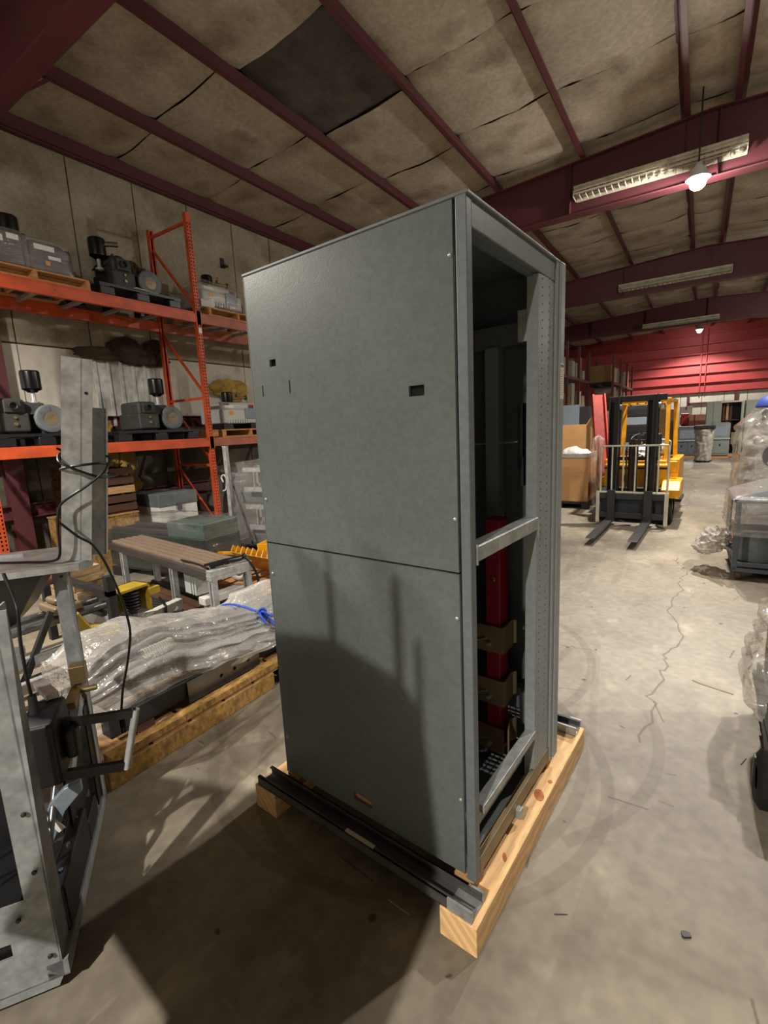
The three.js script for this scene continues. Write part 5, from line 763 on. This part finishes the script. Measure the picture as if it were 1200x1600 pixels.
{
  const cartons = [[-1.35, 0, -27.4, 0.9, 1.25, 0.8, M.card, 'large brown carton near the far wall left of the pink stack'], [-1.3, 1.25, -27.4, 0.7, 0.85, 0.7, M.card, 'brown carton stacked on the large carton near the far wall'], [-0.25, 0, -27.6, 1.0, 0.95, 0.8, mat(0xb98270, 0.8, 0, TX.card), 'lower pinkish wrapped carton near the far wall'], [-0.25, 0.95, -27.6, 1.05, 0.85, 0.8, mat(0xc8927c, 0.8, 0, TX.card), 'upper pinkish wrapped carton near the far wall'], [-0.6, 1.8, -27.6, 0.5, 0.4, 0.5, M.white, 'white box on top of the pinkish cartons'], [-1.55, 2.1, -27.4, 0.4, 0.25, 0.5, M.cream, 'cream box on the topmost brown carton near the far wall']];
  for (const [x, y, z, w, h, d, m, label] of cartons) { const t = thing('shipping_carton', label, 'carton', [x, y + (y > 0 ? 0.004 : 0), z], rr(-0.04, 0.04)); obj('carton_body', rb(0.01, -w / 2, w / 2, 0, h, -d / 2, d / 2), m, t); obj('tape', [bb(-w / 2 - 0.002, w / 2 + 0.002, h * 0.98, h + 0.003, -0.03, 0.03), bb(-0.03, 0.03, h * 0.6, h, d / 2, d / 2 + 0.003)], M.cardDark, t); }
  const r = thing('red_hoist', 'red hoist body on a dark stand in front of the pinkish cartons', 'hoist', [-0.62, 0, -26.4]); obj('hoist_body', [rb(0.06, -0.18, 0.18, 1.35, 1.75, -0.2, 0.2), cyl(0.14, 0.14, 0.3, 0, 1.75, 0, 'x', 20)], mat(0xb3241c, 0.45, 0, TX.worn), r); obj('stand', [bb(-0.05, 0.05, 0, 1.35, -0.05, 0.05), bb(-0.25, 0.25, 0, 0.05, -0.25, 0.25)], M.darkSteel, r);
  const bc = thing('black_equipment_rack', 'tall black equipment rack behind the forklift mast', 'rack', [-1.35, 0, -14.2]); obj('rack_body', rb(0.01, -0.35, 0.3, 0, 2.1, -0.4, 0.4), M.darkSteel, bc); for (let k = 0; k < 9; k++) obj('front_panel', rb(0.006, -0.31, 0.26, 0.15 + k * 0.21, 0.15 + k * 0.21 + 0.19, 0.4, 0.415), k % 3 === 1 ? M.blueGrey : M.blackPlastic, bc); obj('door_strip', bb(0.27, 0.3, 0, 2.1, 0.4, 0.43), M.white, bc);
  const bl = thing('blue_grey_cabinet', 'pale blue-grey cabinet standing on a dark crate beyond the cartons', 'cabinet', [-2.9, 1.5, -14.2]); obj('cabinet_body', rb(0.01, -0.3, 0.14, 0, 0.72, -0.3, 0.3), M.blueGrey, bl); obj('door', rb(0.008, -0.28, -0.02, 0.03, 0.69, 0.3, 0.315), M.blueGrey, bl); obj('side_box', rb(0.01, 0.14, 0.4, 0.05, 0.66, -0.28, 0.28), M.darkSteel, bl);
  const cr = thing('dark_crate', 'dark timber crate under the pale blue-grey cabinet', 'crate', [-2.85, 0, -14.2]); for (let k = 0; k < 6; k++) obj('slat', bb(-0.55, 0.55, 0.02 + k * 0.25, 0.23 + k * 0.25, 0.42, 0.44), M.darkWood, cr); obj('crate_body', bb(-0.54, 0.54, 0, 1.5, -0.42, 0.42), M.darkWood, cr);
}
{ // far storage racks on the left with rows of cartons
  const rack = (x, z0, z1, label) => { const t = thing('storage_rack', label, 'rack', [x, 0, (z0 + z1) / 2]); const L = Math.abs(z1 - z0) / 2; for (const z of [-L, -L / 3, L / 3, L]) for (const s of [-0.5, 0.5]) obj('post', bb(s - 0.04, s + 0.04, 0, 4.4, z - 0.04, z + 0.04), M.maroon, t); for (const y of [1.2, 2.3, 3.3]) for (const s of [-0.5, 0.5]) obj('beam', bb(s - 0.03, s + 0.03, y - 0.1, y, -L, L), M.maroon, t); for (const y of [1.2, 2.3, 3.3]) obj('deck', bb(-0.48, 0.48, y, y + 0.02, -L, L), M.darkSteel, t); };
  rack(-4.3, -15.2, -20.7, 'dark storage rack with cartons on the left beyond the forklift'); rack(-3.6, -22, -28.5, 'dark storage rack with cartons further down the left side');
  const cols = [0xb28a5c, 0x8f6a44, 0xc9b690, 0xd6cdb8, 0x7c5c40, 0xa9a49a]; const kinds = ['brown', 'dark brown', 'pale tan', 'off-white', 'deep brown', 'grey']; const mats = cols.map((c) => mat(c, 0.85, 0, TX.card));
  for (const [x, z0, n, rk] of [[-4.3, -15.5, 9, 'nearer'], [-3.6, -22.3, 10, 'further']]) for (const [y, lv] of [[1.22, 'bottom'], [2.32, 'middle'], [3.32, 'top']]) for (let k = 0; k < n; k++) { if (rnd() < 0.12) continue; const ci = Math.floor(rnd() * 6), w = rr(0.36, 0.5), h = rr(0.35, 0.85); const o = obj('shelf_carton', [bb(-0.4, 0.4, 0, h, -w / 2, w / 2), bb(0.398, 0.402, h * 0.3, h, -0.03, 0.03), bb(-0.4, 0.4, h - 0.002, h + 0.003, -0.03, 0.03)], mats[ci]); o.position.set(x, y + 0.001, z0 - k * 0.6); tag(o, kinds[ci] + ' carton on the ' + lv + ' shelf of the ' + rk + ' dark storage rack', 'carton', 'cartons on the far storage racks'); }
}
// ---------------------------------------------------------------- litter on the floor
for (const [x, z, w, d, a, m, label] of [[0.17, -3.62, 0.24, 0.045, -0.35, mat(0x9c9482, 0.8), 'flat torn strip of paper on the aisle floor'], [-0.33, -1.55, 0.05, 0.004, 0.5, M.darkSteel, 'loose nail on the floor beside the skid'], [0.06, -1.7, 0.03, 0.025, 0.3, M.darkSteel, 'dark pebble on the aisle floor'], [0.29, -2.85, 0.08, 0.005, 1.2, M.darkWood, 'thin splinter on the floor by the cart wheel']]) { const o = tag(obj('floor_scrap', ext([[-w / 2, -d / 3], [-w / 4, -d / 2], [w / 2, -d / 4], [w / 2.2, d / 3], [0, d / 2], [-w / 2.2, d / 3]], Math.min(0.006, d / 2), [], 0, 0, 0, 0, -PI / 2, 0, 0), m), label, 'scrap'); o.position.set(x, 0, z); o.rotation.y = a; }
scene.traverse((o) => { if (o.isMesh && o.name !== 'bulb') { o.castShadow = true; o.receiveShadow = true; } });
renderer.render(scene, camera);
